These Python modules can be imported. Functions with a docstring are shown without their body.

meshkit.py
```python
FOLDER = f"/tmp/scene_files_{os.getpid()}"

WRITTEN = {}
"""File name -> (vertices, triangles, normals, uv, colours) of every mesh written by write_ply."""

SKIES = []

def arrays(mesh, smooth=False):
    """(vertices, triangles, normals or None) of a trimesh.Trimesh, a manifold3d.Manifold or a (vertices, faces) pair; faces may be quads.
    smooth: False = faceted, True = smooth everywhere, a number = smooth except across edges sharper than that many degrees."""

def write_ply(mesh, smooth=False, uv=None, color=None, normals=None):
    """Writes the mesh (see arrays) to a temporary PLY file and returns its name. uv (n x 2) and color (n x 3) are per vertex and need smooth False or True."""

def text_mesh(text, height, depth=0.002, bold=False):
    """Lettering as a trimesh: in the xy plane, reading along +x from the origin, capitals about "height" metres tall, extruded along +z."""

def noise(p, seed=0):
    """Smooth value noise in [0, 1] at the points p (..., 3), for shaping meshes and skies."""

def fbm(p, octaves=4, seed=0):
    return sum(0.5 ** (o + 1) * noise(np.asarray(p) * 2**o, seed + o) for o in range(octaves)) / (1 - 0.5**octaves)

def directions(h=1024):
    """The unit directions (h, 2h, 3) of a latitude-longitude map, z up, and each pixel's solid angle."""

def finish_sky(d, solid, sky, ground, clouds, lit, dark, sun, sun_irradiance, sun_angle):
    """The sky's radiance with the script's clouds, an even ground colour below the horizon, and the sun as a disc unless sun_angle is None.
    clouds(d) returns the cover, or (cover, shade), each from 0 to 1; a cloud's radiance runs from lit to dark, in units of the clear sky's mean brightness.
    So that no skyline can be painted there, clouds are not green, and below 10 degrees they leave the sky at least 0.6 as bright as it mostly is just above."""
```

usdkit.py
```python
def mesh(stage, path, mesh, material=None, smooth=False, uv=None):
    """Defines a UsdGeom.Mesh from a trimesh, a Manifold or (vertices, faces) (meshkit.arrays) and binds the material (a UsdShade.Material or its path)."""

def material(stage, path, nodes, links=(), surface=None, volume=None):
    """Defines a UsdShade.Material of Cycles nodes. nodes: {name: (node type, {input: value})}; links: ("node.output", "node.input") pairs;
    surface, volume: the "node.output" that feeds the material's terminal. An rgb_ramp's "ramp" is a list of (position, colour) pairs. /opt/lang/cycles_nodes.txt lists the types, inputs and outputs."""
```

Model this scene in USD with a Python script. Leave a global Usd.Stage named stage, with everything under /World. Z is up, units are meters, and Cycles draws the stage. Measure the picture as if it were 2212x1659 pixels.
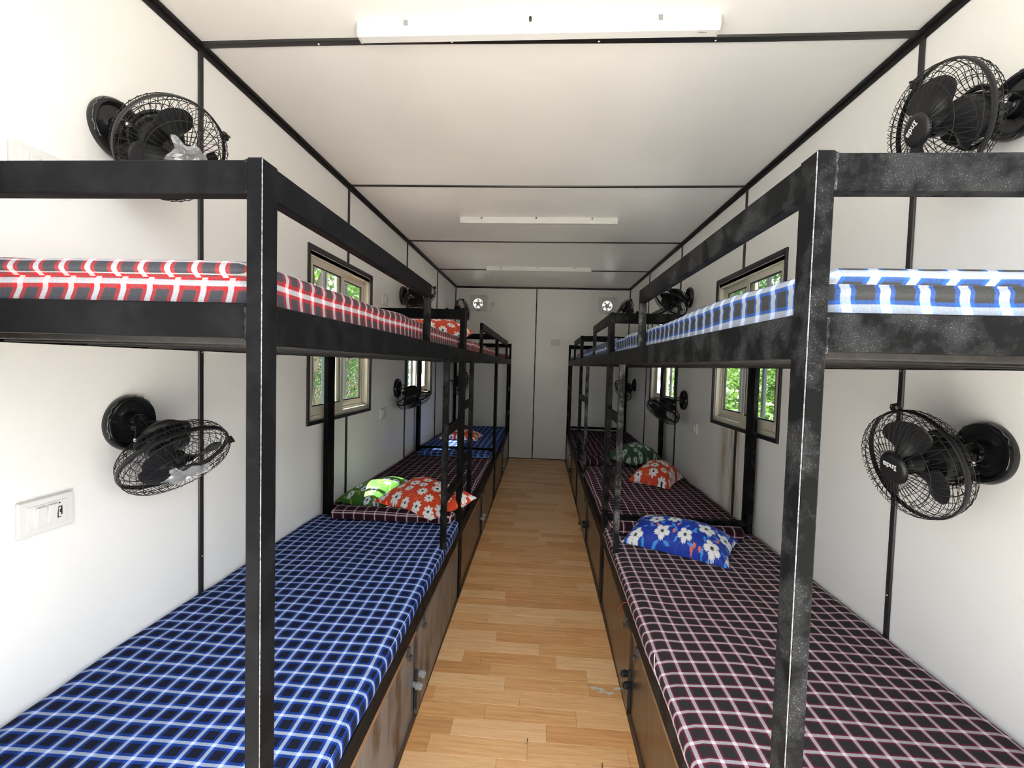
import math, random
import numpy as np, trimesh
import usdkit, meshkit
from scipy.spatial import ConvexHull
from pxr import Usd, UsdGeom, UsdLux, UsdShade, Gf, Sdf, Vt

stage = Usd.Stage.CreateInMemory()
UsdGeom.SetStageUpAxis(stage, UsdGeom.Tokens.z)
UsdGeom.SetStageMetersPerUnit(stage, 1.0)
UsdGeom.Xform.Define(stage, '/World')
UsdGeom.Scope.Define(stage, '/World/Looks')

# ------------------------------------------------------------------ camera
FPX, YAW, PITCH, ROLL, CAMX, CAMZ = 977.1, -0.0647, -0.0402, 0.0274, 0.0265, 1.2621
fw = np.array([math.sin(YAW) * math.cos(PITCH), math.cos(YAW) * math.cos(PITCH), math.sin(PITCH)])
_r = np.array([math.cos(YAW), -math.sin(YAW), 0.0]); _u = np.cross(_r, fw)
cr = math.cos(ROLL) * _r + math.sin(ROLL) * _u
cu = -math.sin(ROLL) * _r + math.cos(ROLL) * _u
CAM = np.array([CAMX, 0.0, CAMZ])
cam = UsdGeom.Camera.Define(stage, '/World/camera')
cam.CreateHorizontalApertureAttr(36.0)
cam.CreateVerticalApertureAttr(36.0 * 1659 / 2212)
cam.CreateFocalLengthAttr(36.0 * FPX / 2212)
cam.CreateClippingRangeAttr(Gf.Vec2f(0.02, 500))
cam.AddTransformOp().Set(Gf.Matrix4d(*cr, 0, *cu, 0, *(-fw), 0, *CAM, 1))
cam.CreateExposureAttr(EXPOSURE := 1.60)

def unproj(px, py, axis, val):
    d = fw + cr * (px - 1106) / FPX - cu * (py - 829.5) / FPX
    return CAM + (val - CAM[axis]) / d[axis] * d

# ------------------------------------------------------------------ sky and sun
dome = UsdLux.DomeLight.Define(stage, '/World/sky')
sky_mat = usdkit.material(stage, '/World/Looks/sky', {
    'tc': ('texture_coordinate', {}),
    'sep': ('separate_xyz', {}),
    'n': ('noise_texture', {'scale': 3.0, 'detail': 5.0, 'roughness': 0.55}),
    'cl': ('rgb_ramp', {'ramp': [(0.0, (0, 0, 0)), (0.40, (0.0, 0.0, 0.0)), (0.62, (1, 1, 1)), (1.0, (1, 1, 1))]}),
    'gr': ('rgb_ramp', {'ramp': [(0.0, (0.30, 0.28, 0.25)), (0.495, (0.30, 0.28, 0.25)), (0.505, (1.25, 1.25, 1.22)), (0.62, (1.05, 1.13, 1.24)), (1.0, (0.95, 1.10, 1.38))]}),
    'mr': ('map_range', {'from_min': -1.0, 'from_max': 1.0, 'to_min': 0.0, 'to_max': 1.0}),
    'up': ('math', {'math_type': 'greater_than', 'value2': 0.0}),
    'mul': ('math', {'math_type': 'multiply'}),
    'mix': ('mix', {'color2': (1.25, 1.25, 1.25)}),
    'bg': ('background_shader', {'strength': 1.3})},
    [('tc.generated', 'sep.vector'), ('sep.z', 'mr.value'), ('mr.result', 'gr.fac'), ('tc.generated', 'n.vector'), ('n.fac', 'cl.fac'),
     ('sep.z', 'up.value1'), ('up.value', 'mul.value1'), ('cl.color', 'mul.value2'), ('mul.value', 'mix.fac'), ('gr.color', 'mix.color1'),
     ('mix.color', 'bg.color')], surface='bg.background')
UsdShade.MaterialBindingAPI.Apply(dome.GetPrim()).Bind(sky_mat)
dome.CreateIntensityAttr(1.0)
sun = UsdLux.DistantLight.Define(stage, '/World/sun')
SUNDIR = np.array([0.40, 0.03, -0.90]); SUNDIR /= np.linalg.norm(SUNDIR)
sun.CreateAngleAttr(0.6); sun.CreateNormalizeAttr(True); sun.CreateIntensityAttr(SUN_I := 3.1); sun.CreateColorAttr(Gf.Vec3f(1.0, 0.965, 0.90))
_z = -SUNDIR; _x = np.cross([0, 1, 0], _z); _x /= np.linalg.norm(_x); _y = np.cross(_z, _x)
sun.AddTransformOp().Set(Gf.Matrix4d(*_x, 0, *_y, 0, *_z, 0, 0, 0, 10, 1))

# ------------------------------------------------------------------ helpers
rng = np.random.default_rng(7)
names, offs = {}, {}

def numbered(parent, name):
    k = (str(parent), name); n = names.get(k, 0); names[k] = n + 1
    return name if n == 0 else f'{name}_{n:03d}'

def tag(prim, label=None, cat=None, group=None, kind=None):
    for k, v in (('label', label), ('category', cat), ('group', group), ('kind', kind)):
        if v: prim.SetCustomDataByKey(k, v)
    return prim

def thing(name, label=None, cat=None, loc=(0, 0, 0), group=None, kind=None):
    path = '/World/' + numbered('/World', name)
    x = UsdGeom.Xform.Define(stage, path); x.AddTranslateOp().Set(Gf.Vec3d(*map(float, loc)))
    offs[path] = np.array(loc, float)
    return tag(x.GetPrim(), label, cat, group, kind)

def arr(m, smooth):
    return meshkit.arrays(m, smooth)

def obj(name, mesh, mat, parent=None, smooth=False, label=None, kind=None, color=None):
    """One Mesh in world coordinates, re-based to its parent's origin."""
    pp = str(parent.GetPath()) if parent is not None else '/World'
    path = pp + '/' + numbered(pp, name)
    o = offs.get(pp, np.zeros(3)); offs[path] = o
    if isinstance(mesh, MB): mesh = mesh.mesh()
    if hasattr(mesh, 'vertices'):
        mesh = trimesh.Trimesh(np.asarray(mesh.vertices) - o, np.asarray(mesh.faces), process=False)
    m = usdkit.mesh(stage, path, mesh, '/World/Looks/' + mat, smooth=smooth)
    if color is not None:
        UsdGeom.PrimvarsAPI(m).CreatePrimvar('col', Sdf.ValueTypeNames.Color3fArray, 'vertex').Set(Vt.Vec3fArray.FromNumpy(np.asarray(color, np.float32)))
    p = m.GetPrim()
    tag(p, label, None, None, kind)
    return p

_S = np.array([(a, b, c) for a in (-1, 1) for b in (-1, 1) for c in (-1, 1)], float)
_cv = np.vstack([np.where(np.arange(3) == k, _S, _S * 0.8) for k in range(3)])
_h = ConvexHull(_cv); _cf = _h.simplices.copy()
for _i, _t in enumerate(_cf):
    if np.dot(np.cross(_cv[_t[1]] - _cv[_t[0]], _cv[_t[2]] - _cv[_t[0]]), _cv[_t].mean(0)) < 0: _cf[_i] = _t[::-1]
_bf = np.array([[0, 1, 3], [0, 3, 2], [4, 6, 7], [4, 7, 5], [0, 4, 5], [0, 5, 1], [2, 3, 7], [2, 7, 6], [0, 2, 6], [0, 6, 4], [1, 5, 7], [1, 7, 3]])

class MB:
    def __init__(s): s.v, s.f, s.n = [], [], 0
    def add(s, v, f):
        s.v.append(np.asarray(v, float)); s.f.append(np.asarray(f, int) + s.n); s.n += len(v); return s
    def mesh(s): return trimesh.Trimesh(np.vstack(s.v), np.vstack(s.f), process=False)
    def box(s, x0, x1, y0, y1, z0, z1, b=0.0, M=None):
        c = np.array([x0 + x1, y0 + y1, z0 + z1]) / 2; h = np.abs([x1 - x0, y1 - y0, z1 - z0]) / 2
        if b > 0:
            b = min(b, h.min() * 0.9)
            v = np.vstack([np.where(np.arange(3) == k, _S * h, _S * (h - b)) for k in range(3)]); f = _cf
        else: v, f = _S * h, _bf
        v = v + c
        if M is not None: v = v @ np.asarray(M)[:3, :3].T + np.asarray(M)[:3, 3]
        return s.add(v, f)
    def bar(s, p, q, w, t, up=(0, 0, 1), b=0.0015):
        p, q = np.array(p, float), np.array(q, float); L = np.linalg.norm(q - p); a = (q - p) / L
        u = np.array(up, float); 
        if abs(a @ u) > 0.95: u = np.array([1.0, 0.1, 0])
        sd = np.cross(a, u); sd /= np.linalg.norm(sd); u = np.cross(sd, a)
        M = np.eye(4); M[:3, 0] = a; M[:3, 1] = sd; M[:3, 2] = u; M[:3, 3] = (p + q) / 2
        return s.box(-L / 2, L / 2, -w / 2, w / 2, -t / 2, t / 2, b, M)
    def tube(s, pts, r, sides=6, closed=False):
        p = np.asarray(pts, float); n = len(p)
        if closed: t = np.roll(p, -1, 0) - np.roll(p, 1, 0)
        else: t = np.gradient(p, axis=0)
        t /= np.linalg.norm(t, axis=1, keepdims=True) + 1e-12
        mean = np.cross(p[0] - p.mean(0), p[n // 3] - p.mean(0)) if n > 3 else np.zeros(3)
        ref = mean / np.linalg.norm(mean) if np.linalg.norm(mean) > 1e-9 and np.abs(t @ (mean / np.linalg.norm(mean))).max() < 0.9 else None
        if ref is None:
            ref = np.array([0, 0, 1.0]) if np.abs(t[:, 2]).max() < 0.95 else np.array([1, 0.3, 0.1])
        a = np.cross(t, ref); a /= np.linalg.norm(a, axis=1, keepdims=True) + 1e-12; b = np.cross(t, a)
        ang = np.arange(sides) * 2 * np.pi / sides
        r = np.broadcast_to(r, (n,))
        v = p[:, None] + r[:, None, None] * (np.cos(ang)[None, :, None] * a[:, None] + np.sin(ang)[None, :, None] * b[:, None])
        m = n if closed else n - 1
        i, j = np.meshgrid(np.arange(m), np.arange(sides), indexing='ij')
        i2, j2 = (i + 1) % n, (j + 1) % sides
        q = np.stack([i * sides + j, i * sides + j2, i2 * sides + j2, i2 * sides + j], -1).reshape(-1, 4)
        f = np.vstack([q[:, [0, 1, 2]], q[:, [0, 2, 3]]])
        v = v.reshape(-1, 3)
        if not closed:
            k = len(v); v = np.vstack([v, p[:1], p[-1:]])
            for e in range(sides):
                f = np.vstack([f, [[k, (e + 1) % sides, e], [k + 1, (n - 1) * sides + e, (n - 1) * sides + (e + 1) % sides]]])
        return s.add(v, f)
    def lathe(s, prof, n=32, M=None):
        """prof: (radius, height) pairs about +z."""
        prof = np.asarray(prof, float); ang = np.arange(n) * 2 * np.pi / n
        v = np.stack([np.outer(prof[:, 0], np.cos(ang)), np.outer(prof[:, 0], np.sin(ang)), np.repeat(prof[:, 1:], n, 1)], -1).reshape(-1, 3)
        i, j = np.meshgrid(np.arange(len(prof) - 1), np.arange(n), indexing='ij'); j2 = (j + 1) % n
        q = np.stack([i * n + j, i * n + j2, (i + 1) * n + j2, (i + 1) * n + j], -1).reshape(-1, 4)
        if M is not None: v = v @ np.asarray(M)[:3, :3].T + np.asarray(M)[:3, 3]
        return s.add(v, np.vstack([q[:, [0, 1, 2]], q[:, [0, 2, 3]]]))
    def tm(s, m, M=None):
        v = np.asarray(m.vertices)
        if M is not None: v = v @ np.asarray(M)[:3, :3].T + np.asarray(M)[:3, 3]
        return s.add(v, np.asarray(m.faces))

def frame(origin, z, up=(0, 0, 1)):
    z = np.array(z, float); z /= np.linalg.norm(z); x = np.cross(up, z)
    if np.linalg.norm(x) < 1e-3: x = np.array([1.0, 0, 0])
    x /= np.linalg.norm(x); y = np.cross(z, x)
    M = np.eye(4); M[:3, 0], M[:3, 1], M[:3, 2], M[:3, 3] = x, y, z, origin
    return M

# ------------------------------------------------------------------ materials
def mat(name, nodes, links=(), surface='p.BSDF'):
    return usdkit.material(stage, '/World/Looks/' + name, nodes, list(links), surface=surface)

def plain(name, col, rough=0.5, **kw):
    mat(name, {'p': ('principled_bsdf', {'base_color': col, 'roughness': rough, **kw})})

def noisy(name, c1, c2, scale, rough=0.5, lo=0.35, hi=0.65, bump=0.0, stretch=(1, 1, 1), bscale=None, obj_rand=0.0, **kw):
    n = {'tc': ('texture_coordinate', {}), 'g': ('geometry', {}), 'm': ('mapping', {'scale': stretch}),
         'n': ('noise_texture', {'scale': scale, 'detail': 4.0, 'roughness': 0.6}),
         'r': ('rgb_ramp', {'ramp': [(lo, c1), (hi, c2)]}), 'p': ('principled_bsdf', {'roughness': rough, **kw})}
    l = [('g.position', 'm.vector'), ('m.vector', 'n.vector'), ('n.fac', 'r.fac'), ('r.color', 'p.base_color')]
    if bump:
        n['bn'] = ('noise_texture', {'scale': bscale or scale * 4, 'detail': 3.0}); n['b'] = ('bump', {'strength': bump, 'distance': 0.002})
        l += [('m.vector', 'bn.vector'), ('bn.fac', 'b.height'), ('b.normal', 'p.normal')]
    mat(name, n, l)

noisy('wall_board', (0.84, 0.825, 0.79), (0.87, 0.855, 0.82), 2.2, 0.42, bump=0.08, bscale=260)
noisy('ceiling_board', (0.82, 0.80, 0.76), (0.85, 0.83, 0.79), 2.0, 0.38, bump=0.06, bscale=260)
# wall board with brown damp streaks under the right-hand window
mat('wall_stained', {
    'g': ('geometry', {}), 's': ('separate_xyz', {}), 'm': ('mapping', {'scale': (1, 6, 1.1)}),
    'n': ('noise_texture', {'scale': 2.0, 'detail': 5.0, 'roughness': 0.65}), 'r': ('rgb_ramp', {'ramp': [(0.34, (0, 0, 0)), (0.62, (1, 1, 1))]}),
    'y0': ('map_range', {'range_type': 'smoothstep', 'from_min': 2.62, 'from_max': 2.70, 'to_min': 0, 'to_max': 1}),
    'y1': ('map_range', {'range_type': 'smoothstep', 'from_min': 2.86, 'from_max': 3.0, 'to_min': 1, 'to_max': 0}),
    'z1': ('map_range', {'range_type': 'smoothstep', 'from_min': 0.90, 'from_max': 0.96, 'to_min': 1, 'to_max': 0.0}),
    'a': ('math', {'math_type': 'multiply'}), 'b': ('math', {'math_type': 'multiply'}), 'c': ('math', {'math_type': 'multiply', 'value2': 1.0}),
    'd': ('math', {'math_type': 'multiply'}),
    'mx': ('mix', {'color1': (0.855, 0.84, 0.805), 'color2': (0.40, 0.28, 0.14)}), 'p': ('principled_bsdf', {'roughness': 0.45})},
    [('g.position', 's.vector'), ('g.position', 'm.vector'), ('m.vector', 'n.vector'), ('n.fac', 'r.fac'), ('s.y', 'y0.value'), ('s.y', 'y1.value'), ('s.z', 'z1.value'),
     ('y0.result', 'a.value1'), ('y1.result', 'a.value2'), ('a.value', 'b.value1'), ('r.color', 'b.value2'), ('b.value', 'c.value1'), ('c.value', 'd.value1'), ('z1.result', 'd.value2'), ('d.value', 'mx.fac'), ('mx.color', 'p.base_color')])
plain('trim_black', (0.012, 0.011, 0.011), 0.38)
plain('cream_aluminium', (0.62, 0.58, 0.46), 0.35)
plain('rubber', (0.01, 0.01, 0.01), 0.6)
plain('bar_green', (0.02, 0.035, 0.035), 0.5)
mat('pane_glass', {'t': ('transparent_bsdf', {'color': (0.97, 0.985, 0.98)}), 'g': ('glossy_bsdf', {'roughness': 0.02, 'color': (0.9, 0.9, 0.9)}), 'f': ('layer_weight', {'blend': 0.5}), 'm': ('mix_closure', {}),
                   'pw': ('math', {'math_type': 'power', 'value2': 4.0}), 'ma': ('math', {'math_type': 'multiply_add', 'value2': 0.35, 'value3': 0.03})},
    [('f.facing', 'pw.value1'), ('pw.value', 'ma.value1'), ('ma.value', 'm.fac'), ('t.BSDF', 'm.closure1'), ('g.BSDF', 'm.closure2')], surface='m.closure')

def steel(name, dust, thr, base=(0.004, 0.004, 0.0043), soft=0.02, spec=0.025):
    """Black enamel on welded steel with a pitted, scuffed skin."""
    mat(name, {
        'g': ('geometry', {}), 'n1': ('noise_texture', {'scale': 560.0, 'detail': 3.0}), 'n2': ('noise_texture', {'scale': 13.0, 'detail': 9.0, 'roughness': 0.65}),
        'sp': ('rgb_ramp', {'ramp': [(thr, (0, 0, 0)), (thr + 0.08, (1, 1, 1))]}), 'ar': ('rgb_ramp', {'ramp': [(0.46, (0, 0, 0)), (0.62, (1, 1, 1))]}),
        'mu': ('math', {'math_type': 'multiply'}), 'mx': ('mix', {'color1': base, 'color2': dust}), 
        'sm': ('mix', {'color1': (0, 0, 0), 'color2': (0.05, 0.048, 0.046), 'mix_type': 'add', 'fac': 1.0}), 'sa': ('mix', {'color1': (0, 0, 0), 'color2': (soft, soft, soft)}),
        'rr': ('map_range', {'from_min': 0.3, 'from_max': 0.7, 'to_min': 0.28, 'to_max': 0.55}), 'b': ('bump', {'strength': 0.35, 'distance': 0.0008}),
        'p': ('principled_bsdf', {'specular_ior_level': spec})},
        [('g.position', 'n1.vector'), ('g.position', 'n2.vector'), ('n1.fac', 'sp.fac'), ('n2.fac', 'ar.fac'), ('sp.color', 'mu.value1'), ('ar.color', 'mu.value2'),
         ('mu.value', 'mx.fac'), ('ar.color', 'sa.fac'), ('mx.color', 'sm.color1'), ('sa.color', 'sm.color2'), ('sm.color', 'p.base_color'), ('n2.fac', 'rr.value'), ('rr.result', 'p.roughness'),
         ('n1.fac', 'b.height'), ('b.normal', 'p.normal')])
steel('steel', (0.09, 0.09, 0.095), 0.70, soft=0.003)
steel('steel_scuffed', (0.085, 0.085, 0.09), 0.60, (0.005, 0.005, 0.005), soft=0.014)
steel('steel_raw', (0.22, 0.22, 0.22), 0.50, (0.014, 0.014, 0.014), soft=0.03)
noisy('highlight_grey', (0.04, 0.04, 0.042), (0.22, 0.22, 0.225), 160, 0.45)  # pale grey for the painted highlights on post corners and fan rims
noisy('steel_rusty', (0.006, 0.0055, 0.005), (0.028, 0.018, 0.012), 40, 0.55, lo=0.5, hi=0.75)
noisy('plywood', (0.022, 0.012, 0.007), (0.048, 0.027, 0.014), 3.5, 0.24, stretch=(1, 6, 1), bump=0.05)
noisy('plywood_greyed', (0.030, 0.018, 0.011), (0.105, 0.093, 0.086), 5.0, 0.36, stretch=(1, 3, 1), lo=0.36, hi=0.56, bump=0.05)  # grey mottling blended over the brown ply
noisy('ply_edge', (0.16, 0.085, 0.035), (0.24, 0.13, 0.06), 14, 0.6)
plain('board_dark', (0.02, 0.015, 0.012), 0.7)
plain('white_plastic', (0.70, 0.69, 0.66), 0.4, specular_ior_level=0.3)
plain('white_plastic_shade', (0.55, 0.54, 0.51), 0.4)
plain('socket_dark', (0.03, 0.03, 0.03), 0.5)
plain('mark_pale', (0.55, 0.52, 0.42), 0.7)
plain('mark_dark', (0.06, 0.05, 0.045), 0.7)
plain('mark_grey', (0.25, 0.25, 0.25), 0.5)
plain('fan_black', (0.008, 0.008, 0.0085), 0.34, specular_ior_level=0.35)
plain('fan_gloss', (0.008, 0.008, 0.009), 0.12)
plain('fan_wire', (0.012, 0.0115, 0.010), 0.45, specular_ior_level=0.3)
plain('fan_blade', (0.010, 0.010, 0.011), 0.38, specular_ior_level=0.3)
plain('print_white', (0.62, 0.62, 0.62), 0.5)
plain('brass', (0.50, 0.38, 0.14), 0.35, metallic=1.0)
plain('chrome', (0.7, 0.7, 0.7), 0.2, metallic=1.0)
plain('lead_grey', (0.30, 0.29, 0.28), 0.5)
plain('stopper_grey', (0.24, 0.24, 0.24), 0.4)
plain('thread_red', (0.62, 0.05, 0.04), 0.7)
plain('thread_white', (0.75, 0.72, 0.72), 0.7)
mat('blade_milky', {'d': ('diffuse_bsdf', {'color': (0.6, 0.58, 0.5)}), 't': ('translucent_bsdf', {'color': (0.7, 0.68, 0.58)}), 'm': ('mix_closure', {'fac': 0.5})},
    [('d.BSDF', 'm.closure1'), ('t.BSDF', 'm.closure2')], surface='m.closure')
mat('poly_film', {'t': ('transparent_bsdf', {'color': (0.95, 0.95, 0.95)}), 'g': ('glossy_bsdf', {'roughness': 0.15}), 'd': ('diffuse_bsdf', {'color': (0.8, 0.8, 0.8)}),
                  'm': ('mix_closure', {'fac': 0.35}), 'm2': ('mix_closure', {'fac': 0.26})},
    [('g.BSDF', 'm.closure2'), ('d.BSDF', 'm.closure1'), ('t.BSDF', 'm2.closure1'), ('m.closure', 'm2.closure2')], surface='m2.closure')
# floor strips: five tones of printed beech, grain along x, each strip with its own seed
for i, (a, b) in enumerate([((0.66, 0.335, 0.125), (0.77, 0.43, 0.185)), ((0.71, 0.385, 0.16), (0.81, 0.475, 0.22)), ((0.58, 0.285, 0.105), (0.68, 0.36, 0.145)), ((0.75, 0.435, 0.20), (0.84, 0.52, 0.26)), ((0.63, 0.30, 0.108), (0.74, 0.39, 0.16))]):
    mat(f'strip_{"abcde"[i]}', {
        'g': ('geometry', {}), 'oi': ('object_info', {}), 'm': ('mapping', {'scale': (3.0, 60.0, 1.0)}), 'of': ('vector_math', {'math_type': 'add'}), 'cx': ('combine_xyz', {}),
        'sc': ('math', {'math_type': 'multiply', 'value2': 40.0}),
        'n': ('noise_texture', {'scale': 1.6, 'detail': 5.0, 'roughness': 0.6, 'distortion': 0.8}), 'r': ('rgb_ramp', {'ramp': [(0.30, tuple(np.array(a) * 0.80)), (0.46, a), (0.70, b)]}),
        'p': ('principled_bsdf', {'roughness': 0.33, 'specular_ior_level': 0.45})},
        [('g.position', 'm.vector'), ('oi.random', 'sc.value1'), ('sc.value', 'cx.x'), ('sc.value', 'cx.y'), ('m.vector', 'of.vector1'), ('cx.vector', 'of.vector2'), ('of.vector', 'n.vector'), ('n.fac', 'r.fac'), ('r.color', 'p.base_color')])
plain('floor_base', (0.10, 0.055, 0.025), 0.6)
noisy('concrete_out', (0.38, 0.365, 0.335), (0.52, 0.50, 0.46), 1.5, 0.9)
plain('bark', (0.10, 0.075, 0.055), 0.9)
plain('dry_twig', (0.22, 0.19, 0.15), 0.9)
for nm, c, t in (('leaf_bright', (0.055, 0.125, 0.022), (0.10, 0.20, 0.022)), ('leaf_mid', (0.045, 0.105, 0.025), (0.075, 0.16, 0.025)), ('leaf_dark', (0.02, 0.055, 0.018), (0.035, 0.08, 0.015))):
    mat(nm, {'d': ('principled_bsdf', {'base_color': c, 'roughness': 0.45}), 't': ('translucent_bsdf', {'color': t}), 'm': ('mix_closure', {'fac': 0.45})},
        [('d.BSDF', 'm.closure1'), ('t.BSDF', 'm.closure2')], surface='m.closure')

def plaid(name, base, halo, line, s, wl, wh, off=(0, 0), sy=None, shift=0.0, zs=0.0, warp=0.006, vline=None, vhalo=None, wlv=None):
    """Woven check: warp threads striped along u, weft threads along v; u runs along y, v across x, both turning down the sides."""
    sy = sy or s
    n = {'g': ('geometry', {}), 'nz': ('noise_texture', {'scale': 4.0, 'detail': 1.0}), 'w0': ('vector_math', {'math_type': 'subtract', 'vector2': (0.5, 0.5, 0.5)}),
         'w1': ('vector_math', {'math_type': 'scale', 'scale': warp * 2}), 'pos': ('vector_math', {'math_type': 'add'}), 'sp': ('separate_xyz', {}),
         'ab': ('vector_math', {'math_type': 'absolute'}), 'sn': ('separate_xyz', {}),
         'sx': ('math', {'math_type': 'greater_than', 'value2': 0.72}), 'sy': ('math', {'math_type': 'greater_than', 'value2': 0.72}),
         'lt': ('math', {'math_type': 'less_than', 'value2': zs}), 'ls': ('math', {'math_type': 'multiply', 'value2': shift}), 'xs': ('math', {'math_type': 'add'}),
         'v': ('mix_float', {}), 'u': ('mix_float', {}), 'yarn': ('noise_texture', {'scale': 700.0, 'detail': 2.0}),
         'yr': ('map_range', {'from_min': 0.25, 'from_max': 0.75, 'to_min': 0.72, 'to_max': 1.22}), 'avg': ('mix', {'fac': 0.5}), 'yc': ('combine_xyz', {}), 'mul': ('mix', {'mix_type': 'multiply', 'fac': 1.0}),
         'b': ('bump', {'strength': 0.25, 'distance': 0.0006}), 'p': ('principled_bsdf', {'roughness': 0.85, 'specular_ior_level': 0.08})}
    l = [('g.position', 'nz.vector'), ('nz.color', 'w0.vector1'), ('w0.vector', 'w1.vector1'), ('g.position', 'pos.vector1'), ('w1.vector', 'pos.vector2'), ('pos.vector', 'sp.vector'),
         ('g.normal', 'ab.vector1'), ('ab.vector', 'sn.vector'), ('sn.x', 'sx.value1'), ('sn.y', 'sy.value1'), ('g.position', 'gz.vector'), ('gz.z', 'lt.value1'), ('lt.value', 'ls.value1'),
         ('sp.x', 'xs.value1'), ('ls.value', 'xs.value2'), ('xs.value', 'v.a'), ('sp.z', 'v.b'), ('sx.value', 'v.fac'), ('sp.y', 'u.a'), ('sp.z', 'u.b'), ('sy.value', 'u.fac')]
    n['gz'] = ('separate_xyz', {})
    for c, sp_, o, ln, hl, w in (('u', sy, off[1], line, halo, wl), ('v', s, off[0], vline or line, vhalo or halo, wlv or wl)):
        n[c + '0'] = ('math', {'math_type': 'multiply_add', 'value2': 1.0 / sp_, 'value3': o + 100.0}); n[c + '1'] = ('math', {'math_type': 'fraction'})
        n[c + '2'] = ('math', {'math_type': 'subtract', 'value2': 0.5}); n[c + '3'] = ('math', {'math_type': 'absolute'}); n[c + '4'] = ('math', {'math_type': 'multiply', 'value2': sp_})
        n[c + 'l'] = ('map_range', {'range_type': 'smoothstep', 'from_min': w - 0.0008, 'from_max': w + 0.0008, 'to_min': 1.0, 'to_max': 0.0})
        n[c + 'h'] = ('map_range', {'range_type': 'smoothstep', 'from_min': wh - 0.0015, 'from_max': wh + 0.0015, 'to_min': 1.0, 'to_max': 0.0})
        n[c + 'm'] = ('mix', {'color1': base, 'color2': hl}); n[c + 'n'] = ('mix', {'color2': ln})
        l += [(c + '.result', c + '0.value1'), (c + '0.value', c + '1.value1'), (c + '1.value', c + '2.value1'), (c + '2.value', c + '3.value1'), (c + '3.value', c + '4.value1'),
              (c + '4.value', c + 'l.value'), (c + '4.value', c + 'h.value'), (c + 'h.result', c + 'm.fac'), (c + 'm.color', c + 'n.color1'), (c + 'l.result', c + 'n.fac')]
    l += [('un.color', 'avg.color1'), ('vn.color', 'avg.color2'), ('g.position', 'yarn.vector'), ('yarn.fac', 'yr.value'), ('yr.result', 'yc.x'), ('yr.result', 'yc.y'), ('yr.result', 'yc.z'),
          ('avg.color', 'mul.color1'), ('yc.vector', 'mul.color2'), ('mul.color', 'p.base_color'), ('yarn.fac', 'b.height'), ('b.normal', 'p.normal')]
    mat(name, n, l)

NAVY = (0.010, 0.012, 0.024)
plaid('plaid_blue', NAVY, (0.016, 0.065, 0.36), (0.60, 0.70, 0.86), 0.0468, 0.0041, 0.0112, off=(0.42, 0.33))
plaid('plaid_blue_far', (0.008, 0.012, 0.03), (0.02, 0.07, 0.32), (0.35, 0.45, 0.7), 0.060, 0.004, 0.018, vline=(0.5, 0.6, 0.85))
plaid('plaid_maroon_left', (0.018, 0.008, 0.012), (0.07, 0.012, 0.028), (0.75, 0.60, 0.64), 0.0560, 0.0030, 0.010)
plaid('plaid_maroon_near', (0.028, 0.027, 0.028), (0.20, 0.012, 0.035), (0.66, 0.63, 0.66), 0.0475, 0.0044, 0.0088, off=(0.30, 0.1))
plaid('plaid_maroon_mid', (0.020, 0.010, 0.014), (0.10, 0.014, 0.03), (0.75, 0.62, 0.66), 0.0490, 0.0032, 0.010, off=(0.1, 0.4))
plaid('plaid_maroon_far', (0.022, 0.010, 0.016), (0.05, 0.012, 0.028), (0.04, 0.02, 0.025), 0.055, 0.0030, 0.010, vline=(0.62, 0.5, 0.54), warp=0.02)
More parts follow.
